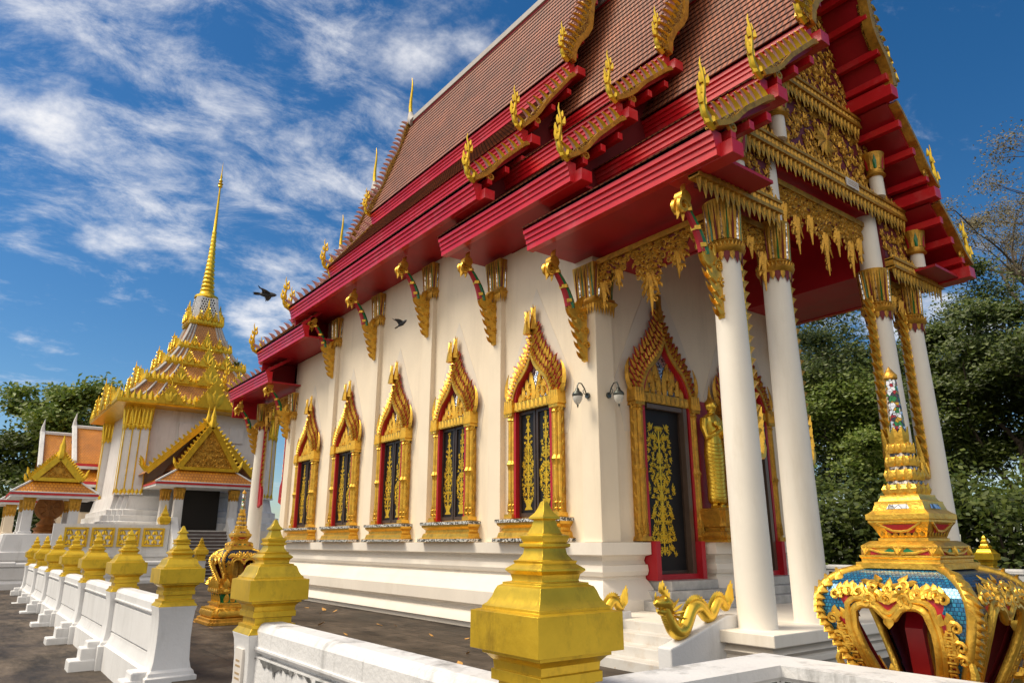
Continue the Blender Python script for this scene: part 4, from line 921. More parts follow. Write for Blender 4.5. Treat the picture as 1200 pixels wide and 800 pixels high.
# notice on the gate post
T = wall_frame((FX - .203, 6.7, 0), *LEFT); b = MB(); b.slab(T, [(-.10, .36), (.10, .36), (.10, .72), (-.10, .72)], -.01, .018); nb = b.build('notice', M['offwhite_board'], pb, bevel=.003); b = MB()
for k, (z, w) in enumerate(((.62, .10), (.58, .13), (.52, .11), (.48, .13))):
    x = -.06
    while x < -.06 + w: l = rnd.uniform(.008, .022); b.slab(T, [(x, z - .008), (x + l, z - .008), (x + l, z + .008), (x, z + .008)], .018, .02); x += l + .006
b.build('lettering', M['lettering'], nb)

def open_wall(parent, a, b_, zt=.86, holes=True):
    p_ = wall_panel(parent, a, b_, -.3, .12, 'white', zt)
    a = V(a); b_ = V(b_); d = (b_ - a).normalized(); nn = V((d.y, -d.x)); L_ = (b_ - a).length
    if holes:
        for sd_ in (1, -1):
            k = .8
            while k < L_ - .5:
                q = MB(); c = a + d * k
                fr = lambda u, o, z: (c.x + d.x * u + nn.x * o * sd_, c.y + d.y * u + nn.y * o * sd_, z)
                q.c = 0; q.slab(fr, [(-.17, .30), (.17, .30), (.17, .64), (-.17, .64)], .11, .138)
                q.c = 1
                for u in (-.17, .14): q.slab(fr, [(u, .30), (u + .03, .30), (u + .03, .64), (u, .64)], .13, .146)
                for u in (-.06, .03): q.slab(fr, [(u, .33), (u + .025, .33), (u + .025, .61), (u, .61)], .138, .15)
                q.build('vent_block', [M['void'], M['frame']], p_); k += 1.25
w3 = thing('boundary_wall', (4, 33.3, 0), 'white wall with dark vent blocks and a gold capped post before the tower stairs', 'wall')
open_wall(w3, (-9, 33.3), (2.0, 33.3), .9); open_wall(w3, (2.0, 33.3), (8.2, 33.3), .86, False)
for x in (4.6, 8.55): wall_post(w3, x, 33.3, -.3)
w4 = thing('boundary_wall', (24.4, 8, 0), 'far white wall with small gold capped posts under the dark trees', 'wall')
yy = [-14, -7.5, -1, 2.4, 8.9, 15.4, 21.9, 28.4]
for i, y in enumerate(yy):
    wall_post(w4, 24.4, y, -.3)
    if i: open_wall(w4, (24.4, yy[i - 1] + .2), (24.4, y - .2), .86)

# ------------------------------------------------------------------ boundary stone shrines
def shrine(name, x, y, label):
    root = thing(name, (x, y, 0), label, 'shrine', None); P = lambda z=0: (x, y, z)
    b = MB(); b.redent([(.62, 0), (.62, .06), (.58, .065), (.58, .12), (.50, .13)], P(), 2, .08); b.build('foot', M['gold_dark'], root, bevel=.006)
    b = MB(); b.redent([(.50, .125), (.54, .15), (.555, .20), (.54, .26), (.48, .31), (.40, .33), (.40, .37), (.43, .38), (.43, .41)], P(), 2, .1)
    for s in range(4):
        a = s * PI / 2; d = V((math.cos(a), math.sin(a), 0)); t = V((-d.y, d.x, 0))
        for k in range(-3, 4): b.leaf(V(P(.31)) + d * .50 + t * k * .13, (0, 0, -1), d, .15, .13, .04, 0, 3)
    b.build('lower_moulding', M['gold'], root, smooth=35)
    b = MB(); b.c = 1; b.redent([(.36, .40), (.36, .60)], P(), 2, .1); b.c = 0; b.redent([(.38, .58), (.44, .60), (.45, .68), (.40, .70)], P(), 2, .1)
    for s in range(4):
        a = s * PI / 2; d = V((math.cos(a), math.sin(a), 0)); t = V((-d.y, d.x, 0))
        for k in range(-2, 3):
            b.c = 0; b.leaf(V(P(.42)) + d * .36 + t * k * .13, V((0, 0, 1)) + d * .2, d, .19, .12, .03, 0, 3); b.leaf(V(P(.63)) + d * .455 + t * k * .15, (0, 0, 1), d, .06, .13, .02, 0, 2)
        for k in range(-2, 3): b.leaf(V(P(.69)) + d * .42 + t * k * .15, V((0, 0, 1)) + d * .25, d, .20 if k else .28, .15, .04, 0, 4)
    b.build('pedestal', [M['gold'], M['green']], root, smooth=35)
    # --- the arched body: one bulging shell with a heart shaped opening on each side
    prof = [(.26, .70), (.275, .76), (.335, .88), (.405, 1.02), (.462, 1.15), (.484, 1.23), (.477, 1.30), (.44, 1.365), (.36, 1.42), (.235, 1.455)]
    prof = [(h * .90, z) for h, z in prof]
    def hw(z):
        for (h0, z0), (h1, z1) in zip(prof, prof[1:]):
            if z <= z1: return lerp(h0, h1, max(0, (z - z0) / (z1 - z0)))
        return prof[-1][0]
    zt = lambda u: prof[0][1] + u * (prof[-1][1] - prof[0][1])
    zA = lambda a: .86 + .0 * a
    op_hw = lambda z: 0 if z < .70 else .088 + .122 * math.sin(PI * .5 * min(1, max(0, (z - .70) / .48)))        # half width of the opening
    op_top = lambda a: 1.245 - .075 * math.exp(-(a / .045) ** 2) - 9 * max(0, abs(a) - .13) ** 2
    N1, N2 = 40, 44
    sh = MB(); sh.c = 0
    zs = [.70 + (1.455 - .70) * i / N2 for i in range(N2 + 1)]
    L_ = [0]
    for i in range(N2): L_.append(L_[-1] + math.hypot(zs[i + 1] - zs[i], hw(zs[i + 1]) - hw(zs[i])))
    def is_open(a, z): return abs(a) < op_hw(z) and z < op_top(a)
    for s in range(4):
        an = s * PI / 2; ca, sa = math.cos(an), math.sin(an)
        fr = lambda a, d, z: (x + ca * d - sa * a, y + sa * d + ca * a, z)
        for thick in (0, 1):
            o = len(sh.v); vs = []
            for i, z in enumerate(zs):
                for j in range(N1 + 1):
                    a = (2 * j / N1 - 1) * (hw(z) - thick * .05); vs.append(fr(a, hw(z) - thick * .06, z))
            fs = []
            for i in range(N2):
                for j in range(N1):
                    zc = (zs[i] + zs[i + 1]) / 2; ac = (2 * (j + .5) / N1 - 1) * hw(zc)
                    if not (is_open(ac, zc) if not thick else is_open(ac * .86, zc - .02)): q = i * (N1 + 1) + j; fs.append((q, q + 1, q + N1 + 2, q + N1 + 1))
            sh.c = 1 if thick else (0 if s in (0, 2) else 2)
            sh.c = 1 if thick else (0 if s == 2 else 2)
            sh.add(vs, fs)
            for i in range(N2 + 1):
                for j in range(N1 + 1): sh.uv[o + i * (N1 + 1) + j] = ((2 * j / N1 - 1) * hw(zs[i]), L_[i])
    body = sh.build('arched_body', [M['blue'], M['dark_red'], M['blue_shaded']], root, uv=1, fix=False, smooth=60)
    for s in range(4):
        an = s * PI / 2; ca, sa = math.cos(an), math.sin(an)
        fr = lambda a, d, z: V((x + ca * d - sa * a, y + sa * d + ca * a, z))
        N_ = V((ca, sa, 0)); Rv = V((-sa, ca, 0)); Zv = V((0, 0, 1))
        # outline of the opening, from bottom left over the heart to bottom right
        slp = lambda z: (hw(z + .012) - hw(z - .012)) / .024
        tg = lambda z: (Zv + N_ * slp(z)).normalized(); nm = lambda z: (N_ - Zv * slp(z)).normalized()
        OL = []
        for i in range(17): z = .70 + (1.12 - .70) * i / 16; OL.append((-op_hw(z), z))
        amax = op_hw(1.12)
        for i in range(1, 24): 
            a = -amax + 2 * amax * i / 24; OL.append((a, max(1.13, op_top(a))))
        for i in range(17): z = 1.12 - (1.12 - .70) * i / 16; OL.append((op_hw(z), z))
        b = MB(); b.c = 0; on = lambda a, z, e: fr(a, hw(z) + e, z)
        ext = lambda e: [(a + math.copysign(e, a) * min(1, abs(a) / .10), z + e * min(1, max(0, (z - 1.05) / .1))) for a, z in OL]
        b.tube([on(a, z, .0) for a, z in ext(.012)], .024, 8); b.tube([on(a, z, .006) for a, z in ext(.044)], .019, 7)
        # keyed fret and scrolled leaf crest round the opening, on red
        b.c = 1
        inn = ext(.045); out = ext(.098)
        vs = []; fs = []
        for (p0, p1) in zip(inn, out): vs += [on(p0[0], p0[1], .008), on(p1[0], min(1.43, p1[1]), .008)]
        for i in range(len(inn) - 1): fs.append((2 * i, 2 * i + 1, 2 * i + 3, 2 * i + 2))
        b.add(vs, fs); b.c = 0
        for sd_ in (-1, 1):
            for k in range(10):
                z = .72 + k * .044; a = sd_ * (op_hw(z) + .084)
                b.tube([on(a - sd_ * .026, z, .014), on(a + sd_ * .022, z, .016), on(a + sd_ * .022, z + .026, .016), on(a - sd_ * .006, z + .026, .018), on(a - sd_ * .006, z + .012, .018)], .0095, 5)
            EX = ext(.076); n_ = len(EX)
            for k in range(8):      # running scrolls climbing to the crest
                a, z = EX[12 + 2 * k] if sd_ < 0 else EX[n_ - 13 - 2 * k]; a = abs(a); z = min(z, 1.36); f = k / 7
                U_, Q_ = tg(z), nm(z)
                b.curl(on(sd_ * (a + .02), z - .02, .014), U_ * (1 - .5 * f) - Rv * sd_ * (.1 + .7 * f), Q_, .036, .015, -sd_, 1.35, 11)
                b.leaf(on(sd_ * (a + .02), z, .010), U_ * .9 + Rv * sd_ * .4, Q_, .075, .055, .016, sd_ * .9, 4); b.leaf(on(sd_ * (a - .015), z + .0, .012), U_ * .8 - Rv * sd_ * .5 * f, Q_, .065, .045, .014, -sd_ * 1.0, 4)
            for (a, z, q, fl, dx) in ((.03, 1.275, .036, 1, .4), (.09, 1.29, .032, -1, 1), (.05, 1.365, .034, -1, 1), (.11, 1.35, .028, 1, .8), (.02, 1.33, .026, 1, .6)):
                b.curl(on(sd_ * a, z, .014), tg(z) + Rv * sd_ * dx, nm(z), q, q * .4, sd_ * fl, 1.4, 11); b.leaf(on(sd_ * a, z + .02, .012), tg(z) * .6 + Rv * sd_ * dx, nm(z), q * 2, q * 1.2, .014, -fl * sd_ * .9, 4)
        b.leaf(on(0, op_top(0) + .02, .03), -Zv, N_, .055, .06, .026, 0, 4); b.leaf(on(0, 1.31, .014), tg(1.36), nm(1.36), .12, .06, .018, 0, 4)
        b.build('arch_trim', [M['gold'], M['red']], body, smooth=45)
        # twisted rope up each corner and a scroll hanging from it
        r_ = MB(); n = 40; A = [fr(hw(z) - .012, hw(z) - .012, z) for z in [.70 + .752 * i / n for i in range(n + 1)]]; dg = (N_ + Rv).normalized()
        for k in range(n):
            z = .71 + .74 * k / n; c = fr(hw(z) - .01, hw(z) - .01, z)
            if k % 2 == 0: r_.leaf(c + dg * .012 - Zv * .03 - (N_ - Rv) * .034, Zv * .8 + (N_ - Rv) * .6, dg, .10, .052, .034, 0, 5, .08)
        r_.tube(A, .030, 8)
        q = fr(hw(.9), hw(.9), .9) + dg * .05
        r_.curl(q, -Zv, Rv - N_, .05, .022, 1, 1.2, 9)
        for k in range(5): r_.leaf(q + dg * .02 * k - Zv * (.02 + .03 * k), -Zv * .3 + dg, Rv - N_, .13, .05, .03, -.9, 4)
        r_.tube([q + Zv * .12, q + dg * .03 + Zv * .04, q - Zv * .05, q + dg * .03 - Zv * .12, q + dg * .10 - Zv * .13], [.015, .022, .026, .024, .01], 6)
        r_.build('corner_rope', M['gold'], body, smooth=50)
    # stone slab inside
    b = MB(); T = wall_frame((x, y, 0), *FRONT); b.c = 0; outl = [(-.12, .70), (-.15, .95), (-.17, 1.12), (-.10, 1.24), (0, 1.34), (.10, 1.24), (.17, 1.12), (.15, .95), (.12, .70)]
    b.slab(T, outl, -.05, .05); b.c = 1; b.slab(T, [(a * .75, .98 + (z - .98) * .75) for a, z in outl], .05, .058); b.leaf(T(0, .06, .8), (0, 0, 1), (0, -1, 0), .42, .14, .03, 0, 5)
    b.build('boundary_stone', [M['red'], M['gold_dark']], root)
    # crown plates, box tiers, lotus rings, jewelled spike
    b = MB(); b.c = 0; b.sq([(.35, 1.525), (.35, 1.57), (.315, 1.575), (.315, 1.60), (.325, 1.61), (.325, 1.625), (.30, 1.63), (.30, 1.68), (.31, 1.685), (.31, 1.70), (.26, 1.735), (.24, 1.74)], P())
    for s in range(4):
        a = s * PI / 2; N_ = V((math.cos(a), math.sin(a), 0)); Rv = V((-N_.y, N_.x, 0))
        for k in range(-2, 2): b.c = 1 if k in (-1, 0) else 2; q = V(P(1.632)) + N_ * .302 + Rv * (k * .14 + .01); b.leaf(q + Rv * .06, (0, 0, 1), N_, .05, .13, .004, 0, 2, .4)
        b.c = 0
        for k in (-1, 0, 1):
            for j in range(3): b.leaf(V(P(1.63)) + N_ * .305 + Rv * k * .27, V((0, 0, 1)) + Rv * (j - 1) * .6, N_, .07, .05, .03, 0, 3)
        for k in (-1, 1): b.tube([V(P(1.675)) + N_ * .305 + Rv * k * .25, V(P(1.645)) + N_ * .31 + Rv * k * .14, V(P(1.64)) + N_ * .31 + Rv * k * .02], .012, 5)
    b.v = [(x + (q[0] - x) * .72, y + (q[1] - y) * .72, 1.45 + (q[2] - 1.525) * .74) for q in b.v]
    b.build('crown_plate', [M['gold'], M['green'], M['red']], root, smooth=30, bevel=.004)
    b = MB(); b.c = 0; b.sq([(.19, 1.735), (.19, 1.755), (.175, 1.76), (.21, 1.83), (.235, 1.86), (.235, 1.875), (.245, 1.88), (.245, 1.915), (.225, 1.925), (.20, 1.945), (.185, 1.99), (.185, 2.0), (.165, 2.005), (.15, 2.03), (.15, 2.045)], P())
    for s in range(4):
        a = s * PI / 2; N_ = V((math.cos(a), math.sin(a), 0)); Rv = V((-N_.y, N_.x, 0)); up = V((0, 0, 1)) + N_ * .45
        b.c = 2; b.add([V(P(1.79)) + N_ * .196 - Rv * .10, V(P(1.79)) + N_ * .196 + Rv * .10, V(P(1.845)) + N_ * .229 + Rv * .13, V(P(1.845)) + N_ * .229 - Rv * .13], [(0, 1, 2, 3)])
        b.c = 1; b.add([V(P(1.775)) + N_ * .187 - Rv * .11, V(P(1.775)) + N_ * .187 + Rv * .11, V(P(1.79)) + N_ * .194 + Rv * .11, V(P(1.79)) + N_ * .194 - Rv * .11], [(0, 1, 2, 3)])
        b.c = 3; b.add([V(P(1.95)) + N_ * .203 - Rv * .09, V(P(1.95)) + N_ * .203 + Rv * .09, V(P(1.98)) + N_ * .191 + Rv * .07, V(P(1.98)) + N_ * .191 - Rv * .07], [(0, 1, 2, 3)])
        b.c = 0
        for k in range(-3, 4): b.leaf(V(P(1.768)) + N_ * .185 + Rv * k * .05, up, N_, .035, .045, .01, 0, 2)
        b.tube([V(P(1.855)) + N_ * .23 - Rv * .17, V(P(1.805)) + N_ * .21 - Rv * .06, V(P(1.80)) + N_ * .207, V(P(1.805)) + N_ * .21 + Rv * .06, V(P(1.855)) + N_ * .23 + Rv * .17], .010, 5)
    b.v = [(x + (q[0] - x) * .77, y + (q[1] - y) * .77, 1.605 + (q[2] - 1.735) * .89) for q in b.v]
    b.build('box_tier', [M['gold'], M['black'], M['red'], M['silver']], root, smooth=30, bevel=.004)
    b = MB(); z = 1.875
    for (r, h) in ((.105, .095), (.088, .088), (.074, .082), (.062, .078)):
        b.c = 0; b.sq([(r * .72, z), (r * .95, z + h * .2), (r, z + h * .45), (r * .9, z + h * .7), (r * .66, z + h * .78)], P()); b.c = 1; b.sq([(r * .68, z + h * .77), (r * .66, z + h)], P()); b.c = 0
        for s in range(4):
            a = s * PI / 2; N_ = V((math.cos(a), math.sin(a), 0)); Rv = V((-N_.y, N_.x, 0))
            for k in (-1, 0, 1): b.leaf(V(P(z)) + N_ * r * .85 + Rv * k * r * .6, V((0, 0, 1)) + N_ * .2, N_, h * .85, r * .65, .02, 0, 3)
        z += h
    for s in range(8): a = s * PI / 4; N_ = V((math.cos(a), math.sin(a), 0)); b.leaf(V(P(z - .02)) + N_ * .045, V((0, 0, 1)) + N_ * .15, N_, .11, .06, .015, 0, 3)
    b.build('lotus_tiers', [M['gold'], M['blackwhite']], root, smooth=35)
    b = MB(); b.lathe([(.046, z - .02), (.048, z + .03), (.034, 2.62)], P(), 8, PI / 8); b.build('jewelled_spike', M['spike'], root)
    b = MB(); b.lathe([(.035, 2.615), (.046, 2.625), (.046, 2.645), (.03, 2.665), (.012, 2.69), (.002, 2.705)], P(), 8); b.build('spike_cap', M['gold_dark'], root, smooth=40)
    return root
shrine('boundary_shrine', 4.70, 2.10, 'large blue mosaic shrine with heart shaped gold openings, standing close behind the near wall corner')
shrine('boundary_shrine', 4.92, 16.15, 'smaller looking gilded shrine on its whole pedestal, on the dark court between fence and hall')

# ------------------------------------------------------------------ naga statues on the stair balustrades
def naga(y, ramp, label, dx=0):
    x0 = 7.30; root = None; b = MB()
    def top(x): return ramp(x)
    # a single winding body: neck up at the foot of the ramp, two humps, tail flame
    N_ = 46; path = []; rad = []
    cps = [(7.16, .64), (7.17, .55), (7.21, .40), (7.28, .22), (7.37, .10), (7.47, .10), (7.55, .22), (7.63, .36), (7.71, .40), (7.80, .36), (7.88, .22), (7.95, .09), (8.02, .06), (8.08, .11), (8.14, .20), (8.20, .25), (8.27, .20), (8.33, .08), (8.37, .045), (8.41, .10), (8.44, .2)]
    rr_ = [.066, .07, .08, .09, .10, .10, .095, .09, .09, .088, .085, .082, .08, .076, .072, .07, .064, .06, .054, .046, .028]
    P = [V((x + dx, y, top(x + dx) + h * .62 + .03)) for x, h in cps]
    pts = []; rd = []
    for i in range(len(P) - 1):
        p0, p1, p2, p3 = P[max(0, i - 1)], P[i], P[i + 1], P[min(len(P) - 1, i + 2)]
        for j in range(4):
            t = j / 4; pts.append(.5 * ((2 * p1) + (p2 - p0) * t + (2 * p0 - 5 * p1 + 4 * p2 - p3) * t * t + (3 * p1 - p0 - 3 * p2 + p3) * t ** 3)); rd.append(lerp(rr_[i], rr_[i + 1], t))
    b.tube(pts, rd, 12)
    # head: skull, open jaws, snout
    H = V((7.17 + dx, y, top(7.17 + dx) + .42)); k0 = 1.08; b2 = b; b = MB()
    b.tube([H + V((.07, 0, -.05)), H + V((.03, 0, .03)), H + V((-.03, 0, .06)), H + V((-.10, 0, .055)), H + V((-.15, 0, .06)), H + V((-.175, 0, .075))], [.06, .085, .085, .06, .05, .03], 10)
    b.tube([H + V((.02, 0, -.05)), H + V((-.05, 0, -.04)), H + V((-.11, 0, -.035)), H + V((-.145, 0, -.02))], [.06, .05, .035, .02], 8)
    for s in (-1, 1):
        b.tube([H + V((-.05, s * .055, .10)), H + V((-.05, s * .075, .10))], [.028, .02], 8)
        for k in range(4): b.leaf(H + V((.03 + .02 * k, s * .06, .0 - .03 * k)), (.5, s * .5, .7 - .3 * k), (0, s, 0), .14, .06, .025, .4, 3)
        b.leaf(H + V((-.12, s * .035, .02)), (-.1, 0, -1), (0, s, 0), .05, .02, .01, 0, 2)
    for k in range(6): b.leaf(H + V((.05 - .025 * k, 0, .07 + .02 * k)), (.15 - .06 * k, 0, 1), (0, 1, 0), .10 + .014 * (3 - abs(k - 3)), .055, .035, .4, 4)
    b.leaf(H + V((-.03, 0, .2)), (-.2, 0, 1), (0, 1, 0), .10, .05, .04, .5, 4); b.leaf(H + V((-.15, 0, .08)), (-.3, 0, 1), (0, 1, 0), .1, .05, .02, .7, 3)
    b2.add([tuple(H + (V(q) - H) * k0) for q in b.v], b.f); b = b2
    root = b.build('naga_statue', M['statue'], None, smooth=50)
    tag(root, label, 'statue')
    # spine crest, belly plates and the tail flame
    c = MB()
    for i in range(4, len(pts) - 4):
        t = (pts[i + 1] - pts[i - 1]).normalized(); n = V((-t.z, 0, t.x)); n = n if n.z > 0 or i < 16 else -n
        c.leaf(pts[i] + n * rd[i] * .9, n + t * .7, (0, 1, 0), .075, .05, .018, 0, 3)
    Q = pts[-1]; f_ = MB()
    for k, (dx, L_) in enumerate(((-.08, .20), (-.03, .26), (.02, .30), (.06, .24), (.10, .15))): f_.leaf(Q + V((dx * .5, 0, -.10 + .02 * k)), (dx * 2 + .1, 0, 1), (0, 1, 0), L_, .10, .05, .25, 4)
    c.build('spine_crest', M['statue'], root, smooth=45); c = MB()
    for i in range(2, 18): 
        t = (pts[i + 1] - pts[i - 1]).normalized(); c.tube([pts[i] + V((-rd[i] * .75, -.045, 0)), pts[i] + V((-rd[i] * .98, 0, 0)), pts[i] + V((-rd[i] * .75, .045, 0))], .014, 5)
    c.build('belly_plates', M['statue'], root, smooth=45); f_.build('tail_flame', M['statue'], root, smooth=45)
    return root
naga(6.28, lambda x: .40 + max(0, x - 7.25) * .28, 'golden naga serpent winding up the near white stair balustrade in full view')
naga(7.98, lambda x: .38 + max(0, min(x, 8.0) - 7.25) * .293, 'golden naga serpent on the far stair balustrade, mostly hidden by the nearest gold post cap', -.27)

# ------------------------------------------------------------------ standing Buddha between the doors
def buddha(x, y):
    root = thing('buddha_statue', (x, y, 1.6), 'standing golden Buddha statue with hands crossed on its chest before a red board', 'statue')
    b = MB(); T = wall_frame((x, YW0, 0), *FRONT); b.slab(T, [(-.38, 2.2), (.42, 2.2), (.42, 4.3), (-.38, 4.3)], .0, .05); b.build('back_board', M['red'], root, bevel=.01)
    b = MB(); b.redent([(.40, 1.60), (.40, 1.64), (.36, 1.66), (.40, 1.72), (.36, 1.78), (.29, 1.80), (.29, 1.86), (.33, 1.88), (.38, 2.02), (.40, 2.16), (.37, 2.2), (.33, 2.21)], (x, y, 0), 2, .1)
    for s in range(4):
        a = s * PI / 2; N_ = V((math.cos(a), math.sin(a), 0)); Rv = V((-N_.y, N_.x, 0))
        for k in range(-2, 3): b.leaf(V((x, y, 1.88)) + N_ * .31 + Rv * k * .13, V((0, 0, 1)) + N_ * .25, N_, .30, .14, .03, 0, 3)
    b.build('pedestal', M['gold_dark'], root, smooth=35)
    b = MB()
    def ell(z, rx, ry, dx=0, dy=0): return [(x + dx + rx * math.cos(2 * PI * j / 20), y + dy + ry * math.sin(2 * PI * j / 20), z) for j in range(20)]
    Zb = 2.21; H = 2.15
    zz = lambda t: Zb + H * t
    b.loft([ell(zz(t), rx, ry) for t, rx, ry in ((.045, .19, .13), (.08, .22, .15), (.2, .205, .145), (.33, .215, .15), (.47, .235, .155), (.55, .215, .145), (.62, .20, .135), (.70, .235, .14), (.76, .265, .135), (.80, .25, .11), (.825, .16, .09), (.84, .075, .07), (.865, .07, .07))])
    b.loft([ell(zz(t), rx, ry, 0, dy) for t, rx, ry, dy in ((.85, .05, .05, -.01), (.868, .085, .085, -.01), (.895, .105, .11, -.01), (.92, .108, .115, 0), (.945, .09, .10, 0), (.958, .065, .07, 0), (.97, .06, .06, 0), (.985, .035, .035, 0), (1.0, .028, .028, 0), (1.06, .004, .004, 0))])
    b.tube([(x, y - .105, zz(.91)), (x, y - .135, zz(.895)), (x, y - .12, zz(.888))], [.014, .024, .012], 7)
    for s in (-1, 1):
        b.tube([(x + s * .115, y, zz(.925)), (x + s * .12, y, zz(.90)), (x + s * .112, y, zz(.865))], [.02, .026, .014], 7)
        b.tube([(x + s * .235, y, zz(.785)), (x + s * .285, y - .02, zz(.70)), (x + s * .285, y - .08, zz(.61)), (x + s * .17, y - .17, zz(.64)), (x - s * .02, y - .185, zz(.70 + .012 * s))], [.075, .07, .058, .05, .04], 10)
        for k in range(4): b.tube([(x - s * .02, y - .19, zz(.69 + .012 * k + .012 * s)), (x - s * .10, y - .185, zz(.708 + .011 * k + .012 * s)), (x - s * .145, y - .16, zz(.715 + .01 * k + .012 * s))], [.016, .015, .010], 6)
        b.tube([(x + s * .0, y - .19, zz(.725 + .012 * s)), (x - s * .05, y - .195, zz(.765))], [.015, .010], 6)
        b.loft([[(x + s * .10 + a, y - .02 + d, z) for a, d in ((-.065, .07), (.065, .07), (.07, -.20), (-.07, -.20))] for z in (Zb, Zb + .05)])
        b.tube([(x + s * .10, y, Zb + .03), (x + s * .10, y, zz(.09))], [.06, .065], 8)
    o = b.build('figure', M['statue'], root, smooth=60)
    r = o.modifiers.new('skin', 'REMESH'); r.mode = 'VOXEL'; r.voxel_size = .014; r.use_smooth_shade = True
    sm = o.modifiers.new('smooth', 'SMOOTH'); sm.iterations = 3; sm.factor = .5
    b = MB()             # robe folds and the sash
    for k in range(15):
        t0 = .12 + .033 * k
        def rr(t): 
            P_ = ((.08, .22), (.2, .205), (.33, .215), (.47, .235), (.55, .215), (.62, .20), (.75, .25)); 
            for (a, ra), (c, rc) in zip(P_, P_[1:]):
                if t <= c: return lerp(ra, rc, max(0, (t - a) / (c - a)))
            return .25
        pts = []
        for j in range(13):
            th = PI * (1.0 + j / 12); t = t0 + .05 * (j / 12) - .05 * math.sin(PI * j / 12); pts.append((x + rr(t) * 1.0 * math.cos(th), y + rr(t) * .67 * math.sin(th), zz(t)))
        b.tube(pts, .011, 5)
    b.build('robe_folds', M['statue'], o, smooth=60)
    b = MB(); b.loft([[(x + r * math.cos(2 * PI * j / 16), y + .005 + r * 1.05 * math.sin(2 * PI * j / 16), zz(t)) for j in range(16)] for t, r in ((.935, .112), (.95, .10), (.965, .07), (.98, .05), (1.0, .04), (1.05, .018), (1.10, .002))]); b.build('hair', M['gold_dark'], o, smooth=60)
buddha(11.40, 8.56)

# ------------------------------------------------------------------ lamps
def lantern(P, fr_, label):
    root = thing('wall_lantern', P, label, 'lamp'); T0 = wall_frame((P[0], P[1], P[2]), *fr_); T = lambda a, d, z: T0(a, d, z)
    b = MB(); b.tube([T(0, 0, .0), T(0, .03, .0)], [.055, .05], 12); b.tube([T(0, .03, .0), T(0, .08, .12), T(0, .15, .20), T(0, .22, .20), T(0, .25, .14), T(0, .25, .08)], .012, 7)
    b.tube([T(0, .03, .02), T(0, .09, .02), T(0, .12, .07), T(0, .09, .11), T(0, .06, .08)], .008, 6); b.build('arm', M['lampmetal'], root, smooth=50)
    c = T(0, .25, 0); b = MB(); b.lathe([(.012, .11), (.03, .10), (.04, .06), (.085, .02), (.095, .0), (.095, -.03), (.085, -.04)][::-1], c, 16); b.build('hood', M['lampmetal'], root, smooth=50)
    b = MB(); b.lathe([(.012, -.19), (.03, -.18), (.06, -.14), (.082, -.09), (.085, -.038)], c, 16); b.build('glass_bowl', M['glass_lamp'], root, smooth=50)
    b = MB(); b.lathe([(.003, -.245), (.012, -.22), (.018, -.20), (.014, -.185)], c, 10); b.build('tip', M['lampmetal'], root, smooth=50)
lantern((8.49, 8.95, 4.08), LEFT, 'dull metal wall lantern on the side face of the corner pilaster')
lantern((8.75, 8.71, 4.08), FRONT, 'dull metal wall lantern on the porch face of the corner pilaster, right of its pair')

# ------------------------------------------------------------------ birds
def bird(P, fwd, span, label, droop, bank=0):
    b = MB(); f = V(fwd).normalized(); u = V((0, 0, 1)); r = f.cross(u).normalized(); u = r.cross(f); r, u = r * math.cos(bank) + u * math.sin(bank), u * math.cos(bank) - r * math.sin(bank); P = V(P); L_ = span * .5
    b.tube([P - f * L_ * .55, P - f * L_ * .35, P, P + f * L_ * .28, P + f * L_ * .38, P + f * L_ * .50, P + f * L_ * .60], [.01 * span, .06 * span, .11 * span, .075 * span, .065 * span, .045 * span, .004], 9)
    for k in (-1, 0, 1): b.leaf(P - f * L_ * .35, -f + r * k * .2, u, L_ * .55, .10 * span, .01 * span, 0, 3)
    for s in (-1, 1):
        d = (r * s + u * droop[0 if s < 0 else 1] + f * .12).normalized(); vs = []; n = 7
        for i in range(n + 1):
            a = i / n; q = P + f * .04 * span + d * (span * .5 * a) - f * (.16 * span * a * a) - u * (span * .10 * a * a); ch = span * .20 * (1 - a) ** .6 + .006
            vs.append([q + f * ch * .4, q + u * .012 * span, q - f * ch, q - u * .008 * span])
        b.loft(vs)
        for k in range(5): a = .55 + .1 * k; q = P + f * .0 * span + d * (span * .5 * a) - f * (.16 * span * a * a + .03 * span) - u * (span * .10 * a * a); b.leaf(q, -f * (1.2 - a) + d * a, u, span * .17, .035 * span, .006 * span, 0, 3)
    return tag(b.build('bird', M['feather'], None, smooth=50), label, 'bird')
def at(u, v, w):
    up = -Fh * math.sin(pitch) + V((0, 0, math.cos(pitch))); return V((0, 0, 1.6)) + (fw + Rt * ((u - 600) / FPX) + up * ((400 - v) / FPX)) * w
bird(at(313, 345, 12.5), (.85, -.5, -.05), .56, 'dark bird gliding against the white cloud beside the roof', (.5, -.2), .42)
bird(at(471, 379, 12.2), (.45, -.7, .5), .36, 'small dark bird flying in front of the cream hall wall', (.8, .7))

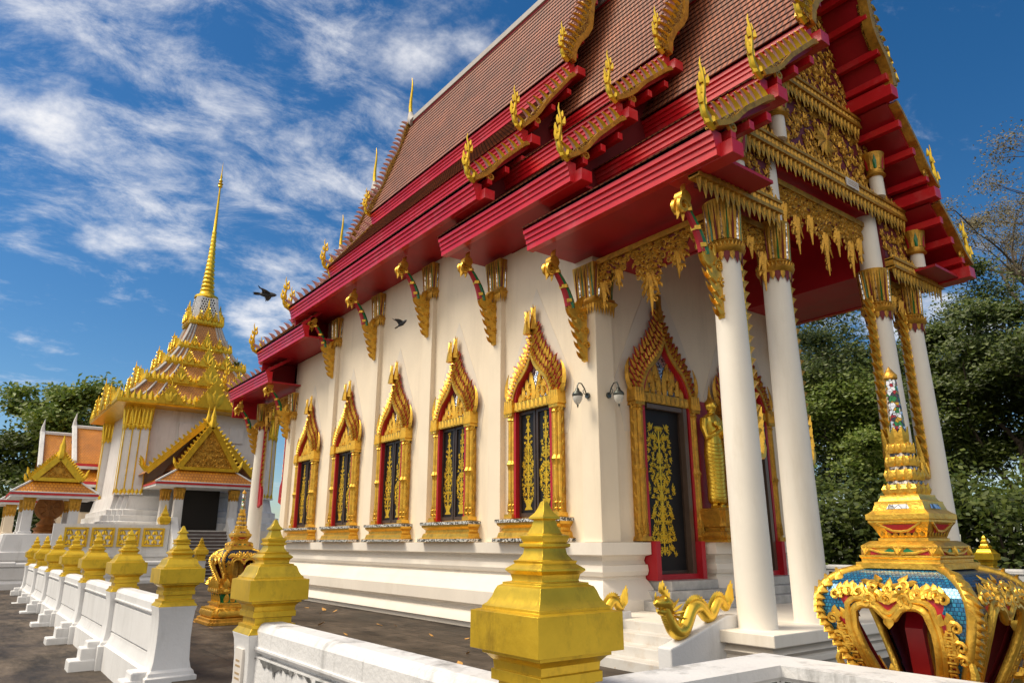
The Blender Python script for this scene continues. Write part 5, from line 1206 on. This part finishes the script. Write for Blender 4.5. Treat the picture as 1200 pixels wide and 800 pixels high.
# ------------------------------------------------------------------ tower shrine with the spire
TX, TY = 9.4, 41.6
tower = thing('tower_shrine', (TX, TY, 0), 'white square tower shrine with tiered orange roof and tall golden spire', 'shrine')
def cresting(b, h, z, n, L_, big=True):
    for s in range(4):
        a = s * PI / 2; N_ = V((math.cos(a), math.sin(a), 0)); Rv = V((-N_.y, N_.x, 0)); C_ = V((TX, TY, z))
        for k in range(n):
            u = (2 * (k + .5) / n - 1) * h
            b.leaf(C_ + N_ * h + Rv * u, (0, 0, 1), N_, L_ * (1 if k % 2 else .7), 2.1 * h / n, .09, 0, 4)
            if k % 2 == 0: b.tube([C_ + N_ * (h + .04) + Rv * u + V((0, 0, q)) for q in (0, L_ * .3, L_ * .5, L_ * 1.25)], [.09 * L_, .12 * L_, .07 * L_, .004], 6)
        if big:
            for (u, w, hh) in ((0, .21, 2.5), (-.48, .14, 1.6), (.48, .14, 1.6)):
                q = C_ + N_ * (h + .08) + Rv * u * h; Tq = lambda aa, d, zz_: tuple(q + Rv * aa + N_ * d + V((0, 0, zz_)))
                W_ = w * h; b.slab(Tq, [(-W_, -.12), (W_, -.12), (W_, .05), (0, L_ * hh * 1.15), (-W_, .05)], -.15, .04)
                for sd_ in (-1, 1):
                    m_ = 5
                    for j in range(m_): f = j / m_; b.leaf(q + Rv * sd_ * W_ * (1 - f) + N_ * .06 + V((0, 0, .05 + L_ * hh * 1.1 * f)), V((0, 0, 1)) + Rv * sd_ * .5, N_, L_ * .32, L_ * .2, .05, 0, 3)
                for j in range(3): b.leaf(q + N_ * .06 + V((0, 0, .0)), V((0, 0, 1)) + Rv * (j - 1) * .6, N_, L_ * hh * .7, W_ * .5, .06, 0, 4)
                b.tube([q + N_ * .0 + V((0, 0, L_ * hh * q2)) for q2 in (1.05, 1.2, 1.45)], [.05, .03, .004], 6)
        c = C_ + (N_ + Rv) * h
        for k in range(3): b.tube([c - (N_ if k == 1 else Rv if k == 2 else V((0, 0, 0))) * .35 + V((0, 0, q)) for q in (-.05, L_ * .5, L_ * 1.15)], [.10, .06, .004], 5)
def frustum(h0, z0, h1, z1, sag=.06):
    t = MB(); n = 4
    for s in range(4):
        a = s * PI / 2; N_ = V((math.cos(a), math.sin(a), 0)); Rv = V((-N_.y, N_.x, 0)); C_ = V((TX, TY, 0)); L_ = math.hypot(z1 - z0, h0 - h1)
        for i in range(n):
            f0, f1 = i / n, (i + 1) / n; H0, H1 = lerp(h0, h1, f0) - sag * math.sin(PI * f0) * (h0 - h1), lerp(h0, h1, f1) - sag * math.sin(PI * f1) * (h0 - h1); Z0, Z1 = lerp(z0, z1, f0), lerp(z0, z1, f1)
            o = len(t.v); t.c = 0; t.add([C_ + N_ * H0 - Rv * H0 + V((0, 0, Z0)), C_ + N_ * H0 + Rv * H0 + V((0, 0, Z0)), C_ + N_ * H1 + Rv * H1 + V((0, 0, Z1)), C_ + N_ * H1 - Rv * H1 + V((0, 0, Z1))], [(0, 1, 2, 3)])
            for k, uvq in enumerate(((-H0, f0 * L_), (H0, f0 * L_), (H1, f1 * L_), (-H1, f1 * L_))): t.uv[o + k] = uvq
        t.c = 1
        for off in (0, .16, .32):            # white hip ribs in redented threes
            for sd_ in ((-1, 1) if off else (1,)):
                A = C_ + (N_ + Rv) * h0 - (Rv if sd_ > 0 else N_) * off * h0; B = C_ + (N_ + Rv) * h1 - (Rv if sd_ > 0 else N_) * off * h1
                mid = (A + B) / 2 - (N_ + Rv) * sag * (h0 - h1)
                t.tube([A + V((0, 0, z0 + .03)), mid + V((0, 0, (z0 + z1) / 2 + .03)), B + V((0, 0, z1 + .03))], .075 if off == 0 else .055, 4)
    return t.build('roof_tier', [M['tile_tower'], M['grey']], tower, uv=1, fix=False)
b = MB(); b.redent([(4.3, 2.15), (4.3, 2.5), (4.1, 2.55), (4.1, 2.8), (3.95, 2.82), (3.95, 3.05), (3.8, 3.1), (3.72, 3.5), (3.68, 3.72), (3.60, 3.74)], (TX, TY, 0), 3, .05); b.build('base', M['white'], tower, smooth=30)
b = MB(); b.loft([[(TX + a * h, TY + c * h, z) for a, c in ((-1, -1), (1, -1), (1, 1), (-1, 1))] for h, z in ((3.42, 3.7), (3.30, 8.0))])
for sx in (-.28, .45): b.box((TX + sx * 3.4 - .35, TY - 3.42, 6.55), (TX + sx * 3.4 + .35, TY - 3.28, 7.35))
b.build('wall', M['white'], tower)
for (sx, sy) in ((-1, -1), (1, -1), (-1, 1), (1, 1)):      # three stepped pilasters at each corner
    for k, (dx, dy) in enumerate(((.62, 0), (.30, .12), (0, .40))):
        x0, y0_ = TX + sx * (3.48 - dx), TY + sy * (3.52 - dy); b = MB(); b.c = 0
        b.sq([(.27, 3.74), (.27, 3.80), (.22, 3.9), (.20, 7.0)], (x0, y0_, 0)); b.c = 1
        for q in range(4):
            a = q * PI / 2 + PI / 4; b.tube([(x0 + .30 * math.cos(a), y0_ + .30 * math.sin(a), 3.85), (x0 + .285 * math.cos(a), y0_ + .285 * math.sin(a), 7.1)], .035, 5)
        b.sq([(.24, 6.95), (.26, 7.0), (.22, 7.1), (.24, 7.5), (.30, 7.9), (.30, 8.0)], (x0, y0_, 0))
        for q in range(4):
            a = q * PI / 2; N_ = V((math.cos(a), math.sin(a), 0)); Rv = V((-N_.y, N_.x, 0))
            for j in (-1, 0, 1): b.leaf(V((x0, y0_, 7.05)) + N_ * .25 + Rv * j * .17, (0, 0, -1), N_, .25, .17, .03, 0, 2); b.leaf(V((x0, y0_, 7.1)) + N_ * .23 + Rv * j * .16, V((0, 0, 1)) + N_ * .1, N_, .8, .14, .05, 0, 3); b.leaf(V((x0, y0_, 3.76)) + N_ * .25 + Rv * j * .17, (0, 0, 1), N_, .28, .17, .03, 0, 2)
        b.build('pilaster', [M['white'], M['gold_paint']], tower, smooth=35)
b = MB(); b.sq([(3.3, 7.95), (4.3, 7.98), (4.35, 8.05), (4.35, 8.2), (4.2, 8.22)], (TX, TY, 0))
cresting(b, 4.28, 8.2, 34, .46); b.build('cornice', M['gold_paint'], tower, smooth=35)
TI = [(4.15, 8.2, 3.02, 9.35), (2.95, 9.6, 2.05, 10.6), (1.95, 10.8, 1.36, 11.7), (1.28, 11.9, .74, 13.4)]
for i, (h0, z0, h1, z1) in enumerate(TI):
    rt = frustum(h0, z0, h1, z1)
    if i < 3:
        h = TI[i + 1][0] + .06; b = MB(); b.sq([(h - .1, z1 - .1), (h + .02, z1 - .02), (h + .06, z1 + .1), (h + .06, z1 + .2), (h - .06, z1 + .26)], (TX, TY, 0)); cresting(b, h, z1 + .2, [28, 22, 16][i], [.40, .33, .28][i]); b.build('cresting', M['gold_paint'], rt, smooth=35)
b = MB(); b.sq([(.80, 13.3), (.90, 13.38), (.92, 13.55), (.80, 13.62)], (TX, TY, 0)); cresting(b, .84, 13.55, 8, .30); 
for s in range(4):
    a = s * PI / 2; N_ = V((math.cos(a), math.sin(a), 0)); Rv = V((-N_.y, N_.x, 0)); q = V((TX, TY, 13.6)) + N_ * .84
    b.slab(lambda aa, d, z: tuple(q + Rv * aa + N_ * d + V((0, 0, z))), [(-.34, 0), (.34, 0), (0, .95)], -.1, .04); b.tube([q + V((0, 0, z)) for z in (.9, 1.1, 1.3)], [.05, .05, .004], 6)
b.build('neck_cresting', M['gold_paint'], tower, smooth=35)
b = MB(); b.c = 0; b.redent([(.78, 13.5), (.56, 15.1)], (TX, TY, 0), 3, .1); b.c = 1
for s in range(4):
    a = s * PI / 2; N_ = V((math.cos(a), math.sin(a), 0)); Rv = V((-N_.y, N_.x, 0))
    for i in range(7):
        for j in range(9):
            z = 13.65 + j * .155; h = lerp(.78, .56, (z - 13.5) / 1.6); u = (i - 3 + .5 * (j % 2)) * .135
            if abs(u) < h * .62: b.leaf(V((TX, TY, z)) + N_ * (h + .006) + Rv * u, (0, 0, 1), N_, .11, .085, .006, 0, 2, .3)
b.build('spire_neck', [M['white'], M['black']], tower)
sp = [(.58, 15.05), (.66, 15.12), (.64, 15.25), (.50, 15.32), (.42, 15.38), (.40, 15.5)]
z = 15.5; r = .40
for k in range(15): sp += [(r * .84, z), (r, z + .10), (r * .98, z + .17), (r * .80, z + .245)]; z += .26; r *= .925
sp += [(r * .8, z), (r * .62, 20.8), (r * .38, 22.2), (.05, 22.25), (.14, 22.32), (.10, 22.42), (.16, 22.5), (.06, 22.62), (.12, 22.7), (.04, 22.85), (.07, 22.95), (.03, 23.2), (.015, 23.75), (.002, 24.0)]
b = MB(); b.lathe(sp, (TX, TY, 0), 18); b.build('spire', M['gold_paint'], tower, smooth=45)
b = MB(); 
for k in range(60):
    a = rnd.uniform(0, 2 * PI); d = V((math.cos(a), math.sin(a), rnd.uniform(.2, 1.2))); b.leaf(V((TX + 1.5, TY - 2.1, 11.0)) + d * rnd.uniform(.02, .12), d, (0, 0, 1), .16, .08, .005, 0, 2)
tag(b.build('roof_weed', M['leafB']), 'small green weed sprouting from the orange tower roof', 'plant')
# terrace, stairs and parapet
ter = MB(); ter.box((4.9, 35.4, -.2), (24, 52, 2.12)); ter.build('terrace', M['plinth'], tower)
st = MB()
for k in range(14):
    y_ = 33.45 + k * .138 + .02
    st.c = 0; st.box((7.95, y_, .15 * k - .02), (10.1, 35.39, .15 * k + .115)); st.c = 1; st.box((7.95, y_ - .03, .15 * k + .115), (10.1, 35.385, .15 * (k + 1)))
st.build('stair', [M['carpet'], M['marble_grey']], tower)
for x in (7.62, 10.1):
    b = MB(); T = wall_frame((x, 0, 0), (0, 1, 0), (1, 0, 0)); b.slab(T, [(33.4, -.1), (33.4, 1.0), (34.0, 1.15), (35.4, 2.7), (35.4, -.1)], 0, .32); b.build('stair_wall', M['white'], tower, bevel=.02)
b = MB(); b.c = 0; b.box((3.2, 35.12, -.1), (7.60, 35.36, 2.35)); b.box((3.1, 35.06, 1.0), (7.62, 35.10, 1.12)); b.c = 1
for k in range(4):
    x0 = 3.6 + k * .98; T = wall_frame((x0, 35.1, 0), *FRONT)
    for (a0, a1, z0, z1) in ((0, .86, 1.42, 1.50), (0, .86, 2.12, 2.2), (0, .08, 1.5, 2.12), (.78, .86, 1.5, 2.12)): b.slab(T, [(a0, z0), (a1, z0), (a1, z1), (a0, z1)], -.02, .06)
    for j in range(3):
        for i in range(5): b.leaf(T(.12 + i * .15, .0, 1.53 + j * .19), (.3 * (-1) ** (i + j), 0, 1), (0, -1, 0), .2, .13, .05, 0, 3)
b.build('parapet', [M['white'], M['gold_paint']], tower)
b = MB(); b.sq([(.13, 2.35), (.20, 2.42), (.24, 2.55), (.22, 2.66), (.13, 2.74), (.15, 2.8), (.10, 2.88), (.08, 2.95), (.05, 3.05), (.004, 3.25)], (7.35, 35.24, 0)); b.build('cap', M['gold_paint'], tower, smooth=40)

def gabled_porch(parent, x0, x1, yf, yb, zc, ze, zg, za, cols, name='porch_roof', gx=None, back=None, zbase=2.12, post='white'):
    """skirt roof with a gold framed gable above, on white posts"""
    xm = (x0 + x1) / 2; t = MB(); o_ = []
    gw = gx
    def quad(P, uvs):
        o = len(t.v); t.add(P, [(0, 1, 2, 3)])
        for k, q in enumerate(uvs): t.uv[o + k] = q
    # skirt
    A = [(x0, yf, ze), (x1, yf, ze), (xm + gw, yf + .55, zg), (xm - gw, yf + .55, zg)]; t.c = 0
    quad(A, [(x0, 0), (x1, 0), (xm + gw, .7), (xm - gw, .7)])
    quad([(x0, yb, ze), (x0, yf, ze), (xm - gw, yf + .55, zg), (xm - gw, yb, zg)], [(yb, 0), (yf, 0), (yf + .5, .9), (yb, .9)])
    quad([(x1, yf, ze), (x1, yb, ze), (xm + gw, yb, zg), (xm + gw, yf + .55, zg)], [(yf, 0), (yb, 0), (yb, .9), (yf + .5, .9)])
    for s in (-1, 1): quad([(xm + s * (gw + .12), yf + .5, zg - .02), (xm + s * (gw + .12), yb, zg - .02), (xm, yb, za), (xm, yf + .5, za)], [(yf, 0), (yb, 0), (yb, 2.4), (yf, 2.4)])
    t.c = 1; t.box((x0, yf, ze - .10), (x1, yb, ze - .015))
    t.c = 2; t.box((x0 + .03, yf + .03, ze - .20), (x1 - .03, yb, ze - .10))
    t.tube([(x0, yf, ze), (xm - gw, yf + .55, zg)], .05, 5); t.tube([(x1, yf, ze), (xm + gw, yf + .55, zg)], .05, 5); t.tube([(xm - gw, yf + .53, zg), (xm + gw, yf + .53, zg)], .05, 5); t.tube([(x0, yf, ze + .01), (x1, yf, ze + .01)], .03, 5)
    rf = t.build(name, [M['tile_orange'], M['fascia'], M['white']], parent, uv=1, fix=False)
    T = wall_frame((xm, yf + .45, 0), *FRONT); b = MB(); b.slab(T, [(-gw, zg), (gw, zg), (0, za - .1)], -.12, -.02)
    b.c = 1; carve(b, T, *FRONT, [(-gw * .86, zg + .06), (gw * .86, zg + .06), (0, za - .35)], 0, .24, 31); b.c = 1; b.slab(T, [(-gw, zg - .05), (gw, zg - .05), (gw, zg + .1), (-gw, zg + .1)], -.03, .08)
    g_ = b.build('gable', [M['gold_dark'], M['gold_paint']], rf, smooth=40)
    b = MB()
    for s in (-1, 1):
        A_, B_ = V((s * (gw + .06), zg + .02)), V((0, za + .05)); n = 12; d_ = (B_ - A_).normalized(); nn = V((-d_.y, d_.x)) * s * -1
        if nn.y < 0: nn = -nn
        b.slab(T, [tuple(A_ - nn * .14), tuple(A_ + nn * .10), tuple(B_ + nn * .10), tuple(B_ - nn * .14)], -.06, .12)
        for k in range(n): q = A_.lerp(B_, (k + .5) / n) + nn * .08; b.leaf(T(q.x, .04, q.y), (nn.x * .9, 0, nn.y + .35), (0, -1, 0), .19, .13, .06, s * -.4, 4)
        for k in range(4): b.leaf(T(A_.x + s * .06 * k, .04, A_.y - .05 + .08 * k), (s * (.6 - .2 * k), 0, 1), (0, -1, 0), .32, .13, .06, s * -.6, 4)
    b.tube([T(0, .04, za + z) for z in (-.1, .12, .28, .42, .62, .95)], [.16, .19, .12, .13, .07, .005], 7)
    for j in range(4): b.leaf(T(0, .06, za - .1 + j * .12), (.3 * (-1) ** j, 0, 1), (0, -1, 0), .34, .16, .07, 0, 4)
    b.build('gable_frame', M['gold_paint'], rf, smooth=45)
    for (cx, cy) in cols:
        b = MB(); b.c = 0; b.sq([(.24, zbase), (.24, zbase + .12), (.19, zbase + .16), (.175, zc - .38)], (cx, cy, 0)); b.c = 1
        b.sq([(.185, zc - .40), (.20, zc - .36), (.17, zc - .32), (.22, zc - .02), (.22, zc + .05)], (cx, cy, 0))
        for q in range(4):
            a = q * PI / 2; N_ = V((math.cos(a), math.sin(a), 0)); Rv = V((-N_.y, N_.x, 0))
            for j in (-1, 0, 1): b.leaf(V((cx, cy, zc - .37)) + N_ * .19 + Rv * j * .12, (0, 0, -1), N_, .12, .12, .02, 0, 2); b.leaf(V((cx, cy, zc - .34)) + N_ * .175 + Rv * j * .12, V((0, 0, 1)) + N_ * .13, N_, .32, .11, .03, 0, 2)
        b.build('column', [M[post], M['gold_dark']], parent, smooth=40)
    return rf
gabled_porch(tower, 6.75, 11.25, 35.0, 38.3, 3.95, 4.22, 4.86, 6.95, [(7.95, 35.75), (10.4, 35.75), (7.6, 36.9), (10.75, 36.9)], gx=1.26)
b = MB(); b.slab(wall_frame((9.15, 37.26, 0), *FRONT), [(-1.0, 2.12), (1.0, 2.12), (1.0, 4.1), (-1.0, 4.1)], -.02, .06); b.build('doorway', M['void'], tower)
# second, larger gable behind the porch
b = MB(); T = wall_frame((9.0, 36.8, 0), *FRONT); t = MB(); t.c = 0
for s in (-1, 1):
    o = len(t.v); t.add([(9.0 + s * 2.5, 36.4, 4.65), (9.0 + s * 2.5, 38.3, 4.65), (9.0, 38.3, 7.25), (9.0, 36.4, 7.25)], [(0, 1, 2, 3)])
    for k, q in enumerate(((0, 0), (1.4, 0), (1.4, 3.8), (0, 3.8))): t.uv[o + k] = q
    A_, B_ = V((s * 2.45, 4.75)), V((0, 7.3)); d_ = (B_ - A_).normalized(); nn = V((-d_.y, d_.x)); nn = nn if nn.y > 0 else -nn
    b.slab(T, [tuple(A_ - nn * .16), tuple(A_ + nn * .1), tuple(B_ + nn * .1), tuple(B_ - nn * .16)], .3, .5)
    for k in range(15): q = A_.lerp(B_, (k + .5) / 15) + nn * .08; b.leaf(T(q.x, .42, q.y), (nn.x, 0, nn.y + .35), (0, -1, 0), .20, .14, .06, -s * .4, 4)
    for k in range(4): b.leaf(T(A_.x + s * .06 * k, .42, A_.y + .08 * k), (s * (.7 - .2 * k), 0, 1), (0, -1, 0), .5, .2, .08, -s * .6, 4)
b.tube([T(0, .42, 7.25 + z) for z in (-.1, .15, .3, .45, .8)], [.12, .14, .08, .07, .005], 7)
pr = t.build('porch_roof', [M['tile_orange']], tower, uv=1, fix=False); b.build('gable_frame', M['gold_paint'], pr, smooth=40)

# ------------------------------------------------------------------ small pavilions and the service building, far left
pav = thing('pavilion', (3.1, 37, 0), 'small open white pavilion with orange skirt roof and ornate gold gable', 'pavilion')
b = MB(); b.redent([(1.75, -.3), (1.75, .35), (1.65, .4), (1.6, .8), (1.68, .9), (1.68, 1.2), (1.6, 1.25), (1.5, 1.9), (1.45, 1.95)], (3.1, 37.5, 0), 1, .06); b.build('base', M['white'], pav, smooth=30)
gabled_porch(pav, 1.55, 4.75, 35.9, 39.1, 3.35, 3.6, 4.15, 5.15, [(2.3, 36.4), (3.95, 36.4), (2.3, 38.6), (3.95, 38.6)], gx=.84, zbase=1.9)
pav2 = thing('pavilion', (2.3, 42, 0), 'plainer open white pavilion with orange roof half hidden behind the gold gabled one', 'pavilion')
b = MB(); b.redent([(1.75, -.3), (1.75, 1.2), (1.6, 1.25), (1.5, 1.9)], (3.0, 42.5, 0), 1, .06); b.build('base', M['plinth'], pav2, smooth=30)
gabled_porch(pav2, 1.45, 4.6, 41, 44, 3.25, 3.5, 4.25, 4.6, [(1.95, 41.5), (4.0, 41.5), (1.95, 43.6), (4.0, 43.6)], gx=.5, zbase=1.9, post='cream')
whl = thing('wheel_statue', (3.15, 37.6, 1.9), 'brown gilt wheel of the law on a lotus stand inside the pavilion', 'statue')
b = MB(); b.lathe([(.5, 1.93), (.42, 2.05), (.52, 2.15), (.36, 2.25), (.42, 2.35), (.30, 2.45), (.22, 2.6), (.28, 2.66)], (3.15, 37.6, 0), 14); b.build('stand', M['bronze'], whl, smooth=40)
b = MB(); T = wall_frame((3.15, 37.6, 3.05), *FRONT)
ring = lambda r: [(r * math.cos(2 * PI * k / 28), r * math.sin(2 * PI * k / 28)) for k in range(29)]
b.band(T, ring(.42), ring(.55), -.07, .07); b.band(T, ring(.10), ring(.17), -.08, .08); b.slab(T, ring(.43)[:-1], -.02, .02)
for k in range(8): a = k * PI / 4; b.tube([T(.1 * math.cos(a), 0, .1 * math.sin(a)), T(.45 * math.cos(a), 0, .45 * math.sin(a))], .04, 6)
b.build('wheel', M['bronze'], whl, smooth=40)
svc = thing('service_building', (7, 46, 0), 'low building with stepped glossy orange tiled roof behind the pavilion', 'building')
b = MB(); b.box((5.0, 46.2, 0), (12, 50, 5.2)); b.c = 1
for k in range(3): b.box((5.3 + k * 1.1, 46.15, 3.2), (6.1 + k * 1.1, 46.22, 4.8))
b.build('wall', [M['cream'], M['void']], svc)
def slope(x0, x1, y0, z0, y1, z1, name='roof'):
    t = MB(); t.c = 0; o = len(t.v); t.add([(x0, y0, z0), (x1, y0, z0), (x1, y1, z1), (x0, y1, z1)], [(0, 1, 2, 3)]); L_ = math.hypot(y1 - y0, z1 - z0)
    for k, q in enumerate(((x0, 0), (x1, 0), (x1, L_), (x0, L_))): t.uv[o + k] = q
    t.add([(x0, y1, z1), (x1, y1, z1), (x1, 2 * y1 - y0, z0), (x0, 2 * y1 - y0, z0)], [(0, 1, 2, 3)])
    t.c = 1; t.box((x0, y0 - .02, z0 - .16), (x1, y0 + .1, z0 - .02)); t.c = 2; t.tube([(x0 - .03, y0, z0 + .04), (x0 - .03, y1, z1 + .06)], .14, 5); t.tube([(x0, y1, z1 + .04), (x1, y1, z1 + .04)], .12, 5); t.box((x0, y0 - .04, z0 - .30), (x1, y0 + .1, z0 - .16))
    t.tube([(x0 - .03, y1, z1), (x0 - .06, y1, z1 + .35), (x0 - .02, y1, z1 + .85)], [.16, .09, .01], 5)
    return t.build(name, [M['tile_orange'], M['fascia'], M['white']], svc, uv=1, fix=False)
slope(4.6, 13, 45.2, 5.75, 47.9, 8.0); slope(3.2, 13, 47.2, 5.6, 49.4, 7.7); slope(4.7, 12, 44.6, 4.75, 45.8, 5.5)

# ------------------------------------------------------------------ trees
def tree(x, y, H, crown, label, nleaf, leafm='leafA', trunk=.22, low=.25, bare=False, seed=1, size=.24, name='leafy_tree', z0=-.3, lean=(0, 0), sparse=1):
    rr = random.Random(seed); root = thing(name, (x, y, z0), label, 'tree', 'trees round the temple'); b = MB(); tips = []
    def limb(P, d, L_, r, depth):
        n = 5; pts = [P]; rad = [r]
        for i in range(n):
            d = (d + V((rr.uniform(-.22, .22), rr.uniform(-.22, .22), rr.uniform(-.08, .16)))).normalized(); P = P + d * (L_ / n); pts.append(P); rad.append(r * (1 - .55 * (i + 1) / n))
        b.tube(pts, rad, 6 if depth < 2 else 4)
        if depth >= (4 if bare else 3): tips.append((P, d)); return
        if depth >= 1: tips.append((pts[3], d))
        for k in range(rr.choice((3, 3, 4)) if depth < 2 else (3 if bare else 2)):
            a = rr.uniform(0, 2 * PI); sp_ = rr.uniform(.55, 1.15); u_ = d.orthogonal().normalized(); w_ = d.cross(u_); nd = (d + (u_ * math.cos(a) + w_ * math.sin(a)) * sp_).normalized(); nd.z = max(nd.z, -.15)
            limb(pts[rr.choice((3, 4, 5))], nd, L_ * rr.uniform(.55, .8), rad[-2] * .8, depth + 1)
    limb(V((x, y, z0)), V((lean[0], lean[1], 1)).normalized(), H * .42, trunk, 0)
    b.build('trunk', M['bark'], root, smooth=60)
    m = MB(); per = max(3, int(nleaf / len(tips)))
    for (P, d) in tips:
        s_ = crown * rr.uniform(.045, .125) * sparse; k_ = int(per * rr.uniform(.2, 1.8))
        for _ in range(k_):
            o = V((rr.gauss(0, 1), rr.gauss(0, 1), rr.gauss(0, .55))) * s_
            p_ = P + o; a = V((rr.gauss(0, 1), rr.gauss(0, 1), rr.gauss(0, .6))).normalized(); c = a.orthogonal().normalized(); L_ = size * rr.uniform(.6, 1.3); w = L_ * .32; c2 = a.cross(c); fold = c2 * w * .35
            i = len(m.v); m.v += [tuple(p_), tuple(p_ + a * L_ * .5 + c * w + fold), tuple(p_ + a * L_), tuple(p_ + a * L_ * .5 - c * w + fold)]; m.f += [(i, i + 1, i + 2), (i, i + 2, i + 3)]; m.m += [0, 0]
    m.build('crown', M[leafm], root, fix=False)
    return root
def shrub(x, y, w, h, n, label, seed, leafm='leafA', size=.26):
    rr = random.Random(seed); root = thing('shrub', (x, y, -.3), label, 'shrub', 'dark undergrowth round the temple grounds'); b = MB(); m = MB()
    for k in range(9):
        a = rr.uniform(0, 2 * PI); e = V((x + math.cos(a) * w * .6 * rr.random(), y + math.sin(a) * w * .6 * rr.random(), h * rr.uniform(.5, .9))); b.tube([(x, y, -.3), V((x, y, 0)).lerp(e, .5) + V((0, 0, .3)), e], [.06, .04, .012], 5)
        cs = [e] + [V((x + rr.gauss(0, w * .35), y + rr.gauss(0, w * .35), rr.uniform(.2, h))) for _ in range(4)]
        for c_ in cs:
            for _ in range(int(n / 45)):
                p_ = c_ + V((rr.gauss(0, .38), rr.gauss(0, .38), rr.gauss(0, .3))) * (w * .35); a_ = V((rr.gauss(0, 1), rr.gauss(0, 1), rr.gauss(0, .7))).normalized(); c = a_.orthogonal().normalized(); L_ = size * rr.uniform(.6, 1.3); q = L_ * .3
                i = len(m.v); m.v += [tuple(p_), tuple(p_ + a_ * L_ * .5 + c * q), tuple(p_ + a_ * L_), tuple(p_ + a_ * L_ * .5 - c * q)]; m.f += [(i, i + 1, i + 2), (i, i + 2, i + 3)]; m.m += [0, 0]
    b.build('stem', M['bark'], root); m.build('foliage', M[leafm], root, fix=False)
tree(27.6, 15.6, 12.5, 5.5, 'leafy green tree seen between the white porch columns', 36000, 'leafA', .2, seed=3, size=.17)
tree(28.6, 12.2, 11.0, 5.0, 'bright green tree just behind the jewelled spike of the near shrine', 30000, 'leafB', .2, seed=5, size=.17)
tree(30.5, 9.4, 13.0, 6.0, 'broad dark tree at the right edge behind the far wall', 40000, 'leafA', .25, seed=8, size=.17)
tree(34.5, 13.2, 15.0, 6.5, 'tall dark tree standing back behind the right porch columns', 44000, 'leafA', .25, seed=13, size=.17)
tree(38.6, 9.6, 20.0, 9.0, 'thin leafed tree with bare spreading twigs against the blue sky', 26000, 'leafC', .6, bare=True, seed=21, size=.13, sparse=.55)
tree(33.0, 20.0, 13.0, 6.0, 'dark tree behind the hall porch, farthest back', 30000, 'leafA', .25, seed=31, size=.17)
tree(37.0, 19.0, 18.0, 7.5, 'tallest dark tree, far behind the porch and filling the gap under its roof', 40000, 'leafA', .3, seed=33, size=.2)
tree(31.0, 6.6, 12, 5.5, 'dark tree at the extreme right of the view', 30000, 'leafA', .22, seed=37, size=.17)
for i, (x, y, w, h) in enumerate(((26.4, 14.2, 3.0, 3.6), (26.8, 11.6, 3.2, 3.8), (27.0, 9.2, 3.2, 3.8), (27.4, 6.8, 3.2, 3.6), (26.5, 17.5, 3.0, 3.4))):
    shrub(x, y, w, h, 6000, ['dense dark shrub behind the wall, left of the porch opening', 'dense dark shrub right behind the second porch column', 'dense dark shrub behind the jewelled spike', 'dense dark shrub behind the far gold capped post', 'dense dark shrub beyond the folding gate'][i], 50 + i, size=.22)
tree(2.4, 58, 15.5, 7.0, 'big fresh green tree behind the pavilion at the left edge', 26000, 'leafB', .32, seed=41, size=.34)
tree(6.0, 62, 14.0, 5.5, 'airy tree between the big fresh green tree and the tower', 11000, 'leafA', .22, seed=44, size=.32)
tree(-1.8, 60, 15.5, 7.0, 'dark tree cut off by the left edge of the view', 26000, 'leafA', .3, seed=47, size=.34)
for i, (x, y) in enumerate(((1.0, 50), (4.0, 52), (-1.5, 49))): shrub(x, y, 3.6, 5.5, 5200, ['dark shrub under the left trees, behind the pavilions', 'dark shrub beside the plainer pavilion', 'dark shrub at the left edge'][i], 70 + i, size=.3)
tree(13.5, 56, 9, 5, 'green tree glimpsed between tower and hall', 9000, 'leafB', .24, seed=49, size=.34)

# ------------------------------------------------------------------ fallen leaves on the court
lf = MB(); lf.leaf((0, 0, 0), (1, 0, .25), (0, 0, 1), .13, .075, .006, .6, 4)
l0 = lf.build('fallen_leaf', M['dryleaf']); LB = 'dry brown leaf lying on the dark court paving'
tag(l0, LB, 'leaf', 'fallen leaves on the court')
for k in range(70):
    o = l0 if k == 0 else l0.copy()
    if k: COL.objects.link(o)
    yy_ = rnd.uniform(5.0, 20); o.location = (rnd.uniform(2.9, 7.6), yy_, .012); o.rotation_euler = (rnd.uniform(-.2, .2), rnd.uniform(-.2, .2), rnd.uniform(0, 6.28)); o.scale = (rnd.uniform(.6, 1.4),) * 3
